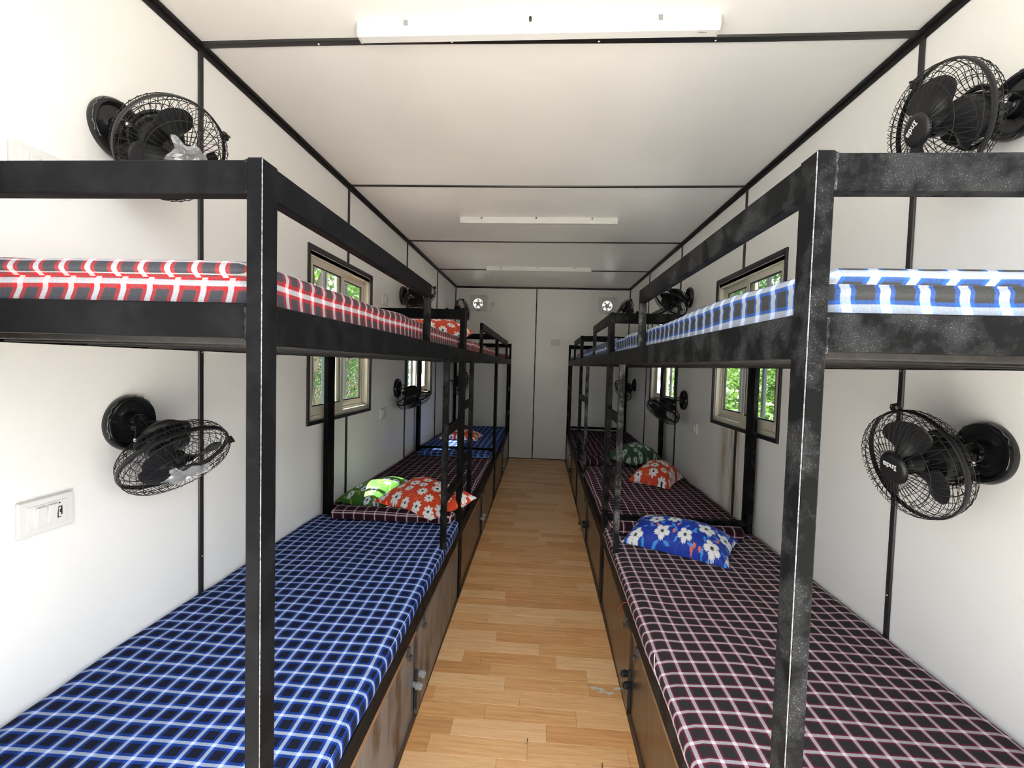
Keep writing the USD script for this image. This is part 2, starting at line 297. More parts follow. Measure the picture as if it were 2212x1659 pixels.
plaid('plaid_red', (0.036, 0.036, 0.040), (0.32, 0.014, 0.016), (0.46, 0.45, 0.46), 0.0440, 0.0047, 0.0115, off=(0.1, 0.2), shift=-0.011, zs=1.386, warp=0.004)
plaid('plaid_red_far', (0.06, 0.03, 0.032), (0.34, 0.018, 0.02), (0.74, 0.66, 0.64), 0.0440, 0.0048, 0.0115, warp=0.012)
plaid('plaid_red_dim', (0.05, 0.02, 0.022), (0.22, 0.02, 0.022), (0.40, 0.28, 0.27), 0.0440, 0.0036, 0.0125, warp=0.012)
plaid('plaid_sky', (0.038, 0.037, 0.035), (0.025, 0.095, 0.34), (0.44, 0.48, 0.54), 0.0516, 0.0068, 0.0128, off=(0.25, 0.3), shift=-0.016, zs=1.388, warp=0.006)
plaid('plaid_sky_far', (0.02, 0.022, 0.035), (0.03, 0.07, 0.26), (0.64, 0.71, 0.82), 0.0500, 0.0060, 0.0125, warp=0.012)
plaid('plaid_dusk', (0.02, 0.02, 0.03), (0.05, 0.05, 0.10), (0.35, 0.36, 0.45), 0.050, 0.006, 0.013, warp=0.012)
mat('pillow_print', {'a': ('attribute', {'attribute': 'col'}), 'g': ('geometry', {}), 'n': ('noise_texture', {'scale': 25.0, 'detail': 3.0}), 'b': ('bump', {'strength': 0.2, 'distance': 0.004}),
                     'p': ('principled_bsdf', {'roughness': 0.6, 'specular_ior_level': 0.3})},
    [('a.color', 'p.base_color'), ('g.position', 'n.vector'), ('n.fac', 'b.height'), ('b.normal', 'p.normal')])

# ------------------------------------------------------------------ room shell
W2, H, Y0, Y1 = 1.175, 2.327, 0.56, 6.143
TRIM_Y = [1.519, 2.718, 3.917, 5.058]
TH = 0.06
WIN = [(2.255, 3.095, 0.938, 1.838), (3.955, 4.855, 0.938, 1.838)]

floor = thing('floor', kind='structure')
obj('floor_slab', MB().box(-W2 - TH, W2 + TH, Y0 - 0.02, Y1 + TH, -0.14, -0.004), 'floor_base', floor)
XL, XR = -0.388, 0.378                        # aisle faces of the two rows of bunks
prng = random.Random(11)
y = Y0
row = 0
ROW = 0.0765
while y < Y1 - 0.01:
    y2 = min(y + ROW, Y1)
    x = XL + 0.004 - prng.uniform(0.0, 0.30)
    while x < XR - 0.004:
        L = prng.choice([0.26, 0.33, 0.40, 0.46]); x2 = x + L
        a, b = max(x, XL + 0.004), min(x2, XR - 0.004)
        if b - a > 0.02:
            g = 0.00035
            z = prng.uniform(-0.0002, 0.0)
            obj('plank', MB().box(a + g, b - g, y + g, y2 - (0.003 if row == 22 else g), -0.006, z, 0.0005), 'strip_' + prng.choice('aabbcdde'), floor)
        x = x2
    y = y2; row += 1

obj('seam', MB().box(XL + 0.006, XR - 0.006, Y0 + 23 * ROW - 0.003, Y0 + 23 * ROW + 0.0002, -0.006, -0.0006), 'mark_pale', floor)
srng = np.random.default_rng(5)
for px, py, rx, ry, mt in ((1312, 1489, 0.055, 0.024, 'mark_pale'), (1210, 1396, 0.012, 0.006, 'mark_pale'), (1190, 1487, 0.012, 0.006, 'mark_pale'), (955, 1462, 0.008, 0.004, 'mark_pale'), (1140, 1600, 0.004, 0.018, 'mark_dark'), (1038, 1430, 0.002, 0.022, 'mark_dark'), (1075, 1318, 0.004, 0.004, 'mark_dark'), (1300, 1652, 0.006, 0.010, 'mark_dark')):
    c = unproj(px, py, 2, 0.0); m = MB()
    for q in range(5):
        cx_, cy_ = c[0] + srng.normal(0, rx * 0.5), c[1] + srng.normal(0, ry * 0.5); a = np.linspace(0, 2 * np.pi, 12, endpoint=False); rr = srng.uniform(0.3, 1.0, 12)
        v = np.stack([cx_ + rx * 0.5 * rr * np.cos(a), cy_ + ry * 0.5 * rr * np.sin(a), np.full(12, 0.0004 + q * 0.00002)], 1)
        m.add(np.vstack([v, [[cx_, cy_, 0.0004 + q * 0.00002]]]), [[12, k, (k + 1) % 12] for k in range(12)])
    obj('scuff', m, mt, floor)

def panel_with_holes(side, ya, yb, holes):
    """A wall board between two trims, with window openings cut out of it."""
    x0, x1 = (-W2 - TH, -W2) if side < 0 else (W2, W2 + TH)
    m = MB(); cuts = sorted({ya, yb, *[min(max(h[0], ya), yb) for h in holes], *[min(max(h[1], ya), yb) for h in holes]})
    for a, b in zip(cuts[:-1], cuts[1:]):
        if b - a < 1e-6: continue
        hs = [h for h in holes if h[0] < (a + b) / 2 < h[1]]
        if hs:
            m.box(x0, x1, a, b, -0.004, hs[0][2]); m.box(x0, x1, a, b, hs[0][3], H)
        else: m.box(x0, x1, a, b, -0.004, H)
    return m
edges = [Y0] + TRIM_Y + [Y1]
for side, nm in ((-1, 'wall_left'), (1, 'wall_right')):
    w = thing(nm, kind='structure')
    for k, (a, b) in enumerate(zip(edges[:-1], edges[1:])):
        obj('panel', panel_with_holes(side, a, b, [(h[0] + 0.006, h[1] - 0.006, h[2] + 0.006, h[3] - 0.006) for h in WIN]), 'wall_stained' if side > 0 and k in (1, 2) else 'wall_board', w)
ceil = thing('ceiling', kind='structure')
for a, b in zip(edges[:-1], edges[1:]):
    obj('panel', MB().box(-W2 - TH, W2 + TH, a, b, H, H + TH), 'ceiling_board', ceil)

DOOR, DOORZ = 0.88, 2.24
EXH = [(-0.862, 2.094), (0.871, 2.092)]        # exhaust fan holes in the end wall (x, z)
def end_panel(xa, xb, hole):
    from shapely.geometry import Polygon, Point
    poly = Polygon([(xa, -0.004), (xb, -0.004), (xb, H), (xa, H)]).difference(Point(*hole).buffer(0.068, 24))
    m = trimesh.creation.extrude_polygon(poly, TH, engine='earcut')
    v = np.asarray(m.vertices)
    return trimesh.Trimesh(np.stack([v[:, 0], Y1 + TH - v[:, 2], v[:, 1]], -1), np.asarray(m.faces)[:, :], process=False)
wb = thing('wall_back', kind='structure')
obj('panel', end_panel(-W2 - TH, -0.075, EXH[0]), 'wall_board', wb)
obj('panel', end_panel(-0.075, W2 + TH, EXH[1]), 'wall_board', wb)

wf = thing('wall_front', kind='structure')       # the wall with the doorway the camera looks in through
obj('panel', MB().box(-W2 - TH, -DOOR, Y0 - TH, Y0, -0.004, H + TH), 'wall_board', wf)
obj('panel', MB().box(DOOR, W2 + TH, Y0 - TH, Y0, -0.004, H + TH), 'wall_board', wf)
obj('panel', MB().box(-DOOR, DOOR, Y0 - TH, Y0, DOORZ, H + TH), 'wall_board', wf)
ntrim = [0]
def trim(m, smooth=False):
    ntrim[0] += 1
    p = obj(f'trim_{ntrim[0]}', m, 'trim_black', None, smooth); tag(p, kind='structure'); return p
def batten_y(x0, x1, z0, z1, ya, yb): return MB().box(x0, x1, ya, yb, z0, z1, 0.003)
screws = []
for k, ty in enumerate(TRIM_Y):
    # ceiling strip: slightly wavy and convex
    m = MB(); xs = np.linspace(-W2 + 0.004, W2 - 0.004, 25); hw = 0.0155 if k == 0 else 0.011
    wav = 0.006 * np.sin(xs * 2.1 + k) * (1 if k else 1.6)
    prof = [(-hw, 0.0), (-hw * 0.75, 0.006), (0, 0.0085), (hw * 0.75, 0.006), (hw, 0.0)]
    v = np.array([[x, ty + wav[i] + py, H - pz] for i, x in enumerate(xs) for py, pz in prof]); n = len(prof)
    f = []
    for i in range(len(xs) - 1):
        for j in range(n - 1):
            a = i * n + j; f += [[a, a + 1, a + n + 1], [a, a + n + 1, a + n]]
    trim(MB().add(v, np.array(f)[:, ::-1]), 40)
    screws += [((x, ty + 0.006 * math.sin(x * 2.1 + k) * (1 if k else 1.6), H - 0.0085), (0, 0, -1)) for x in (-0.75, -0.3, 0.18, 0.55)]
    for s in (-1, 1):
        segs = [(0.0, H)]
        for h in WIN:
            if h[0] < ty < h[1]: segs = [(0.0, h[2] - 0.016), (h[3] + 0.012, H)]
        for a, b in segs:
            x0, x1 = sorted((s * W2, s * (W2 - 0.007)))
            trim(MB().box(x0, x1, ty - 0.0115, ty + 0.0115, a, b, 0.003))
            for zz in (0.55, 1.28, 2.0):
                if a < zz < b: screws.append(((s * (W2 - 0.007), ty + 0.003, zz), (-s, 0, 0)))
for s in (-1, 1):                              # ceiling corner angles, end wall corners
    x0, x1 = sorted((s * W2, s * (W2 - 0.026)))
    m = MB().box(x0, x1, Y0, Y1, H - 0.006, H, 0.002); x0, x1 = sorted((s * W2, s * (W2 - 0.006))); m.box(x0, x1, Y0, Y1, H - 0.026, H, 0.002)
    trim(m)
    x0, x1 = sorted((s * W2, s * (W2 - 0.012))); trim(MB().box(x0, x1, Y1 - 0.012, Y1, 0, H - 0.006, 0.003))
trim(MB().box(-W2 + 0.012, W2 - 0.012, Y1 - 0.01, Y1, H - 0.024, H, 0.003))
trim(MB().box(-0.076, -0.062, Y1 - 0.009, Y1, 0.0, H - 0.024, 0.004))
trim(MB().box(XL, XR, Y1 - 0.006, Y1, 0.0, 0.010, 0.002))
for zz in (0.3, 0.85, 1.35, 1.62, 2.15): screws.append(((-0.075 + 0.004, Y1 - 0.009, zz), (0, -1, 0)))
screws.append(((-W2 + 0.012, Y1 - 0.013, 2.2), (0, -1, 0)))
sm = MB()
for p, d in screws: sm.lathe([(0.0001, 0.0022), (0.003, 0.0018), (0.0042, 0.0)], 8, frame(p, d, (0, 0, 1) if abs(d[2]) < 0.5 else (0, 1, 0)))
p = obj('trim_screws', sm, 'chrome', None, 30); tag(p, 'small bright screw heads holding the black trim strips', 'screw', kind='stuff')

# ------------------------------------------------------------------ windows
def window(idx, side, y0, y1, z0, z1):
    w = thing(f'window_{idx}', kind='structure')
    s = side; xi = s * W2
    def bx(m, d0, d1, ya, yb, za, zb, b=0.002):            # d: depth from the inner wall face, outwards
        x0, x1 = sorted((s * (W2 + d0), s * (W2 + d1))); return m.box(x0, x1, ya, yb, za, zb, b)
    m = MB()
    t = 0.018
    bx(m, -0.010, 0.004, y0 - t + 0.006, y0 + 0.006, z0 - t, z1 + 0.022); bx(m, -0.010, 0.004, y1 - 0.006, y1 + t - 0.006, z0 - t, z1 + 0.022)
    bx(m, -0.010, 0.004, y0, y1, z0 - t, z0 + 0.004); bx(m, -0.010, 0.004, y0, y1, z1 - 0.004, z1 + 0.022)
    obj('surround', m, 'trim_black', w)
    a = 0.007; Y, Yb, Z, Zb = y0 + a, y1 - a, z0 + a, z1 - a
    m = MB()
    for d0, d1, t2 in ((0.004, 0.066, 0.022), (0.028, 0.036, 0.034)):
        bx(m, d0, d1, Y, Y + t2, Z, Zb); bx(m, d0, d1, Yb - t2, Yb, Z, Zb); bx(m, d0, d1, Y, Yb, Z, Z + t2); bx(m, d0, d1, Y, Yb, Zb - t2, Zb)
    bx(m, 0.004, 0.012, Y, Yb, Zb - 0.030, Zb); bx(m, 0.066, 0.085, Y - 0.02, Yb + 0.02, Z - 0.02, Z + 0.006)
    obj('outer_frame', m, 'cream_aluminium', w)
    mid = (Y + Yb) / 2
    for d0, d1, ya, yb in ((0.010, 0.027, Y + 0.020, mid + 0.022), (0.037, 0.054, mid - 0.022, Yb - 0.020)):
        m = MB(); za, zb, t2 = Z + 0.020, Zb - 0.020, 0.038
        bx(m, d0, d1, ya, ya + t2, za, zb); bx(m, d0, d1, yb - t2, yb, za, zb); bx(m, d0, d1, ya + t2, yb - t2, za, za + 0.05); bx(m, d0, d1, ya + t2, yb - t2, zb - 0.045, zb)
        sash = obj('sash', m, 'cream_aluminium', w)
        m = MB(); ga, gb, gc, gd, q = ya + t2, yb - t2, za + 0.05, zb - 0.045, 0.007
        bx(m, d0 + 0.003, d1 - 0.003, ga, ga + q, gc, gd, 0); bx(m, d0 + 0.003, d1 - 0.003, gb - q, gb, gc, gd, 0); bx(m, d0 + 0.003, d1 - 0.003, ga, gb, gc, gc + q, 0); bx(m, d0 + 0.003, d1 - 0.003, ga, gb, gd - q, gd, 0)
        obj('gasket', m, 'rubber', sash)
        obj('pane', bx(MB(), (d0 + d1) / 2 - 0.0015, (d0 + d1) / 2 + 0.0015, ga + 0.003, gb - 0.003, gc + 0.003, gd - 0.003, 0), 'pane_glass', sash)
    k = 0
    yy = y0 + 0.095
    while yy < y1 - 0.02:
        obj('grille_bar', bx(MB(), 0.098, 0.116, yy - 0.011, yy + 0.011, z0 - 0.02, z1 + 0.02), 'bar_green', w); yy += 0.1455
    m = MB(); bx(m, 0.060, 0.116, y0 - 0.01, y1 + 0.01, z0 - 0.034, z0 - 0.020); bx(m, 0.060, 0.116, y0 - 0.01, y1 + 0.01, z1 + 0.020, z1 + 0.034)
    obj('grille_rail', m, 'bar_green', w)
window(1, -1, *WIN[0]); window(2, -1, *WIN[1]); window(3, 1, *WIN[0]); window(4, 1, *WIN[1])

# ------------------------------------------------------------------ bunk beds
PX, PY = 0.025, 0.040                            # post section
ZD0, ZD1, ZG0, ZG1 = 1.283, 1.345, 1.504, 1.554  # deck rail and guard rail
XW = 1.150                                       # wall side of the bunks

def bunk(label, side, y0, y1, guard, ladder, endbar, box_split, worn=False, greyed=()):
    """side -1 left / +1 right; guard=(ya, yb) span of the aisle guard; ladder=(y upright, rung heights); endbar=y of the low bar."""
    X = XL if side < 0 else XR
    st = 'steel_scuffed' if worn else 'steel'
    t = thing('bunk_bed', label, 'bunk bed', ((X + side * XW) / 2, (y0 + y1) / 2, 0))
    def bx(m, d0, d1, ya, yb, za, zb, b=0.002):          # d measured from the aisle face towards the wall
        xa, xb = sorted((X + side * d0, X + side * d1)); return m.box(xa, xb, ya, yb, za, zb, b)
    D = XW - abs(X)
    for d in (0, D - PX):
        for ya in (y0, y1 - PY):
            post = obj('post', bx(MB(), d, d + PX, ya, ya + PY, 0.0, ZG1 + 0.002, 0.0022), st, t)
    # pale strip standing in for the highlight on the near aisle corner
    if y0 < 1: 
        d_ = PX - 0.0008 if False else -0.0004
        obj('worn_edge', bx(MB(), d_, 0.0012, y0 - 0.0004, y0 + 0.0012, 0.1, ZG1, 0.0006), 'highlight_grey', t)
    # weld beads where the near rails meet the aisle post
    for zz in (ZG1 - 0.025, (ZD0 + ZD1) / 2):
        m = MB(); zs = np.linspace(-0.024, 0.024, 9)
        m.tube([(X + side * (PX + 0.0008), y0 + 0.004 + 0.0012 * math.sin(i * 2.3), zz + q) for i, q in enumerate(zs)], 0.0028 + 0.0009 * np.sin(np.arange(9) * 1.9), 6)
        obj('weld', m, 'steel_raw' if worn else 'steel_scuffed', t, 40)
    for ya in (y0 + 0.004, y1 - PY + 0.004):
        obj('end_rail', bx(MB(), PX, D - PX, ya, ya + 0.026, ZG0 + 0.001, ZG1), st, t)
        obj('deck_end_rail', bx(MB(), PX, D - PX, ya, ya + 0.026, ZD0 + 0.010, ZD1), st, t)
    for d in (0.001, D - PX + 0.001):
        obj('deck_rail', bx(MB(), d, d + 0.023, y0 + PY, y1 - PY, ZD0, ZD1), st, t)
    n = 10
    for i in range(n):
        yc = y0 + 0.085 + (y1 - y0 - 0.17) * i / (n - 1)
        obj('slat', bx(MB(), PX, D - PX, yc - 0.0125, yc + 0.0125, ZD0 + 0.002, ZD0 + 0.027), 'steel_rusty', t)
    obj('deck_board', bx(MB(), PX + 0.001, D - PX - 0.001, y0 + PY + 0.001, y1 - PY - 0.001, ZD0 + 0.028, ZD0 + 0.036, 0), 'board_dark', t)
    ga, gb = guard
    obj('guard_rail', bx(MB(), 0.001, 0.024, max(ga, y0 + PY), min(gb, y1 - PY), ZG0, ZG1), st, t)
    short = gb if ga <= y0 + 1e-6 else ga
    obj('guard_post', bx(MB(), 0.001, 0.024, short - (0.026 if short == gb else 0), short + (0 if short == gb else 0.026), ZD1, ZG0), 'steel_raw' if worn else 'steel_scuffed', t)
    yl, rungs = ladder
    obj('ladder_upright', bx(MB(), 0.0, 0.024, yl - 0.018, yl + 0.018, 0.362, ZD0), 'steel_raw' if worn else 'steel_scuffed', t)
    ra, rb = (yl + 0.018, y1 - PY) if yl > (y0 + y1) / 2 else (y0 + PY, yl - 0.018)
    for z in rungs: obj('rung', bx(MB(), 0.001, 0.022, ra, rb, z - 0.022, z + 0.022), st, t)
    # storage base: angle rim, boards
    m = MB(); bx(m, 0.001, 0.006, y0 + PY, y1 - PY, 0.318, 0.385); bx(m, 0.001, 0.040, y0 + PY, y1 - PY, 0.345, 0.350)
    obj('base_rim', m, st, t)
    obj('base_board', bx(MB(), 0.008, D - 0.004, y0 + PY, y1 - PY, 0.351, 0.362, 0), 'board_dark', t)
    obj('end_board', bx(MB(), 0.02, D - PX - 0.004, y0 + 0.012, y0 + 0.024, 0.012, 0.35, 0), 'plywood', t)
    sp = box_split
    obj('batten', bx(MB(), 0.0045, 0.012, y0 + PY + 0.004, y1 - PY - 0.004, 0.296, 0.320, 0.001), 'ply_edge', t)
    pm = ['plywood_greyed' if k in greyed else 'plywood' for k in (0, 1)]
    obj('front_panel', bx(MB(), 0.006, 0.018, y0 + PY + 0.002, sp - 0.007, 0.006, 0.312, 0.001), pm[0], t)
    dm = bx(MB(), 0.006, 0.018, sp + 0.004, y1 - PY - 0.002, 0.006, 0.308, 0.001)
    v = dm.v[0]; k = (y1 - PY - v[:, 1]) / (y1 - PY - sp); v[:, 0] -= side * 0.010 * k * (1 - (v[:, 2] - 0.1) * 1.2); dm.v[0] = v
    door = obj('door', dm, pm[1], t)
    for yy in (sp - 0.10, sp + 0.09):
        m = MB(); bx(m, -0.006, 0.006, yy - 0.006, yy + 0.006, 0.285, 0.318, 0.001); bx(m, -0.014, -0.005, yy - 0.014, yy + 0.003, 0.276, 0.292, 0.002)
        obj('hasp', m, 'socket_dark', door)
    for q, (dy, zz) in enumerate(((-0.012, 0.125), (0.030, 0.14))):
        m = MB().lathe([(0.004, 0.020), (0.005, 0.026), (0.0105, 0.026), (0.012, 0.022), (0.0125, 0.008), (0.009, 0.004), (0.009, -0.010)], 16, frame((X, sp + dy, zz), (-side, -0.35, 0)))
        obj('stopper', m, 'stopper_grey' if side < 0 else 'fan_black', door, 40)
    m = MB(); bx(m, -0.005, 0.006, sp - 0.004, sp + 0.006, 0.03, 0.17, 0.001); obj('bolt', m, 'rubber', door)
    if endbar is not None:
        obj('low_bar', bx(MB(), PX, D - PX, endbar, endbar + 0.024, 0.452, 0.478), st, t)
    return t

LB = [0.645, 2.420, 4.250, 6.095]
RB = [0.628, 2.450, 4.225, 6.060]
bunk('black steel bunk bed nearest on the left, under the red checked mattress', -1, LB[0], LB[1], (LB[0], 1.665), (2.015, (0.955, 0.645)), None, 1.545, False, (0, 1))
bunk('black steel bunk bed second along the left wall', -1, LB[1], LB[2], (3.140, LB[2]), (2.745, (1.035, 0.725)), LB[2] - 0.03, 3.30)
bunk('black steel bunk bed farthest on the left, against the end wall', -1, LB[2], LB[3], (LB[2], 5.44), (5.70, (0.955, 0.645)), None, 5.1)
bunk('worn black steel bunk bed nearest on the right, under the blue checked mattress', 1, RB[0], RB[1], (RB[0], 1.715), (2.080, (1.030, 0.730)), RB[1] - 0.03, 1.625, True)
bunk('black steel bunk bed second along the right wall', 1, RB[1], RB[2], (RB[1], 3.22), (3.62, (1.0, 0.65)), None, 3.25, True)
bunk('black steel bunk bed farthest on the right, against the end wall', 1, RB[2], RB[3], (RB[2], 5.10), (5.62, (1.0, 0.65)), RB[3] - 0.03, 4.95)

# ------------------------------------------------------------------ mattresses
def slab(x0, x1, y0, y1, z0, z1, r=0.02, nx=26, ny=54, nz=8, seed=0, bulge=0.006, crease=None, sag=0.0):
    """A soft rounded cuboid: a subdivided box pulled onto a rounded one, then swollen and dented."""
    gx, gy, gz = np.linspace(-1, 1, nx), np.linspace(-1, 1, ny), np.linspace(-1, 1, nz)
    vs, fs, k = [], [], 0
    def grid(A, B, fn, flip):
        nonlocal k
        a, b = np.meshgrid(A, B, indexing='ij'); v = fn(a.ravel(), b.ravel()); na, nb = len(A), len(B)
        i, j = np.meshgrid(np.arange(na - 1), np.arange(nb - 1), indexing='ij'); q = (i * nb + j).ravel()
        f = np.vstack([np.stack([q, q + nb, q + nb + 1], 1), np.stack([q, q + nb + 1, q + 1], 1)])
        vs.append(v); fs.append((f[:, ::-1] if flip else f) + k); k += len(v)
    o = lambda a: np.ones_like(a)
    grid(gx, gy, lambda a, b: np.stack([a, b, o(a)], 1), False); grid(gx, gy, lambda a, b: np.stack([a, b, -o(a)], 1), True)
    grid(gx, gz, lambda a, b: np.stack([a, -o(a), b], 1), False); grid(gx, gz, lambda a, b: np.stack([a, o(a), b], 1), True)
    grid(gy, gz, lambda a, b: np.stack([o(a), a, b], 1), False); grid(gy, gz, lambda a, b: np.stack([-o(a), a, b], 1), True)
    v, f = np.vstack(vs), np.vstack(fs)
    m = trimesh.Trimesh(v, f, process=False); m.merge_vertices(digits_vertex=6); v = np.array(m.vertices)
    h = np.array([x1 - x0, y1 - y0, z1 - z0]) / 2; c = np.array([x0 + x1, y0 + y1, z0 + z1]) / 2
    # spread samples so the rounding gets its own rows
    p = v * h; core = np.clip(p, -(h - r), h - r); d = p - core; L = np.linalg.norm(d, axis=1, keepdims=True)
    q = np.where(L > 1e-9, core + d / np.maximum(L, 1e-9) * np.minimum(r, np.abs(d).max(1, keepdims=True) + 0 * L), p)
    nrm = np.where(L > 1e-9, d / np.maximum(L, 1e-9), 0)
    top = np.clip((v[:, 2] + 1) / 2, 0, 1)
    nz_ = meshkit.fbm((q + c) * np.array([5, 5, 5]), 3, seed) - 0.5
    q += nrm * (nz_[:, None] * bulge * 2)
    q[:, 2] += top * (nz_ * bulge - sag * (1 - v[:, 0] ** 2) * (1 - v[:, 1] ** 2)) * (np.abs(v).max(1) <= 1)
    side = np.maximum(np.abs(v[:, 0]) > 0.999, np.abs(v[:, 1]) > 0.999)
    if crease is not None:
        cz = (crease - c[2]); g = np.exp(-((q[:, 2] - cz) / 0.006) ** 2)
        side = side * np.where(np.abs(v[:, 1]) > 0.999, 1.0, 0.25)
        q -= nrm * (g * side * 0.009)[:, None]
        puff = np.sin(np.clip((q[:, 2] + h[2]) / (2 * h[2]), 0, 1) * np.pi * 2) ** 2
        q += nrm * (puff * side * 0.006)[:, None]
    else:
        q += nrm * ((1 - v[:, 2] ** 2) * side * 0.007)[:, None]
    return trimesh.Trimesh(q + c, m.faces, process=False)

def mattress(label, side, ya, yb, z0, z1, matn, seed, inner=0.006, crease=None, nz=9, group=None, r=0.02, lift=None):
    X = XL if side < 0 else XR
    xa, xb = sorted((X + side * inner, side * (XW + 0.010)))
    m = slab(xa, xb, ya, yb, z0, z1, seed=seed, crease=crease, nz=nz, r=r)
    if lift is not None:                                     # the near end lies over the next mattress, squeezed between the wall posts
        yl, dz, th, notch = lift; v = np.array(m.vertices); k = np.clip((yl + 0.12 - v[:, 1]) / 0.12, 0, 1); k = k * k * (3 - 2 * k)
        zr = (v[:, 2] - z0) / (z1 - z0); v[:, 2] += k * (dz + (th - (z1 - z0)) * zr)
        lim = 1.045; v[:, 0] = np.where((v[:, 1] < notch) & (np.abs(v[:, 0]) > lim), np.sign(v[:, 0]) * lim, v[:, 0])
        m = trimesh.Trimesh(v, m.faces, process=False)
    t = obj('mattress', m, matn, None, 60)
    tag(t, label, 'mattress', group)
    return t
G_LOW, G_UP = 'mattresses on the lower bunks', 'mattresses on the upper bunks'
ZU = ZD0 + 0.037
e = 0.044
mattress('blue and navy checked mattress on the nearest left lower bunk', -1, LB[0] - 0.004, LB[1] - e, 0.363, 0.432, 'plaid_blue', 1, group=G_LOW, inner=0.006)
mattress('maroon mattress with fine pink checks on the second left lower bunk, under two pillows', -1, 2.265, LB[2] - e, 0.363, 0.440, 'plaid_maroon_left', 2, group=G_LOW, inner=0.027, r=0.026, lift=(LB[1] - 0.085, 0.070, 0.058, LB[1] + 0.048))
mattress('dark blue striped mattress on the farthest left lower bunk', -1, 3.93, LB[3] - e, 0.363, 0.442, 'plaid_blue_far', 3, group=G_LOW, inner=0.027, lift=(LB[2] - 0.15, 0.078, 0.040, LB[2] + 0.048))
mattress('white and red checked charcoal mattress on the nearest right lower bunk', 1, RB[0] - 0.004, RB[1] - e, 0.363, 0.424, 'plaid_maroon_near', 4, group=G_LOW, inner=0.004)
mattress('maroon checked mattress on the second right lower bunk, under the orange pillow', 1, 2.275, RB[2] - e, 0.363, 0.436, 'plaid_maroon_mid', 5, group=G_LOW, inner=0.027, r=0.026, lift=(RB[1] - 0.135, 0.062, 0.060, RB[1] + 0.048))
mattress('plum striped mattress on the farthest right lower bunk', 1, 3.84, RB[3] - e, 0.363, 0.440, 'plaid_maroon_far', 6, group=G_LOW, inner=0.027, lift=(RB[2] - 0.12, 0.074, 0.030, RB[2] + 0.048))
mattress('red, white and grey checked mattress on the nearest left upper bunk', -1, LB[0] + 0.028, LB[1] - e, ZU, 1.418, 'plaid_red', 7, inner=0.027, crease=1.386, nz=26, group=G_UP)
mattress('red checked mattress on the second left upper bunk', -1, LB[1] + e, LB[2] - e, ZU, 1.415, 'plaid_red_far', 8, inner=0.027, group=G_UP)
mattress('dull red mattress on the farthest left upper bunk', -1, LB[2] + e, LB[3] - e, ZU, 1.40, 'plaid_red_dim', 9, inner=0.027, group=G_UP)
mattress('blue, white and grey checked mattress on the nearest right upper bunk', 1, RB[0] + 0.028, RB[1] - e, ZU, 1.418, 'plaid_sky', 10, inner=0.027, crease=1.388, nz=26, group=G_UP)
mattress('blue and white striped mattress on the second right upper bunk', 1, RB[1] + e, RB[2] - e, ZU, 1.425, 'plaid_sky_far', 11, inner=0.027, group=G_UP)
mattress('dim grey-blue mattress on the farthest right upper bunk', 1, RB[2] + e, RB[3] - e, ZU, 1.40, 'plaid_dusk', 12, inner=0.027, group=G_UP)

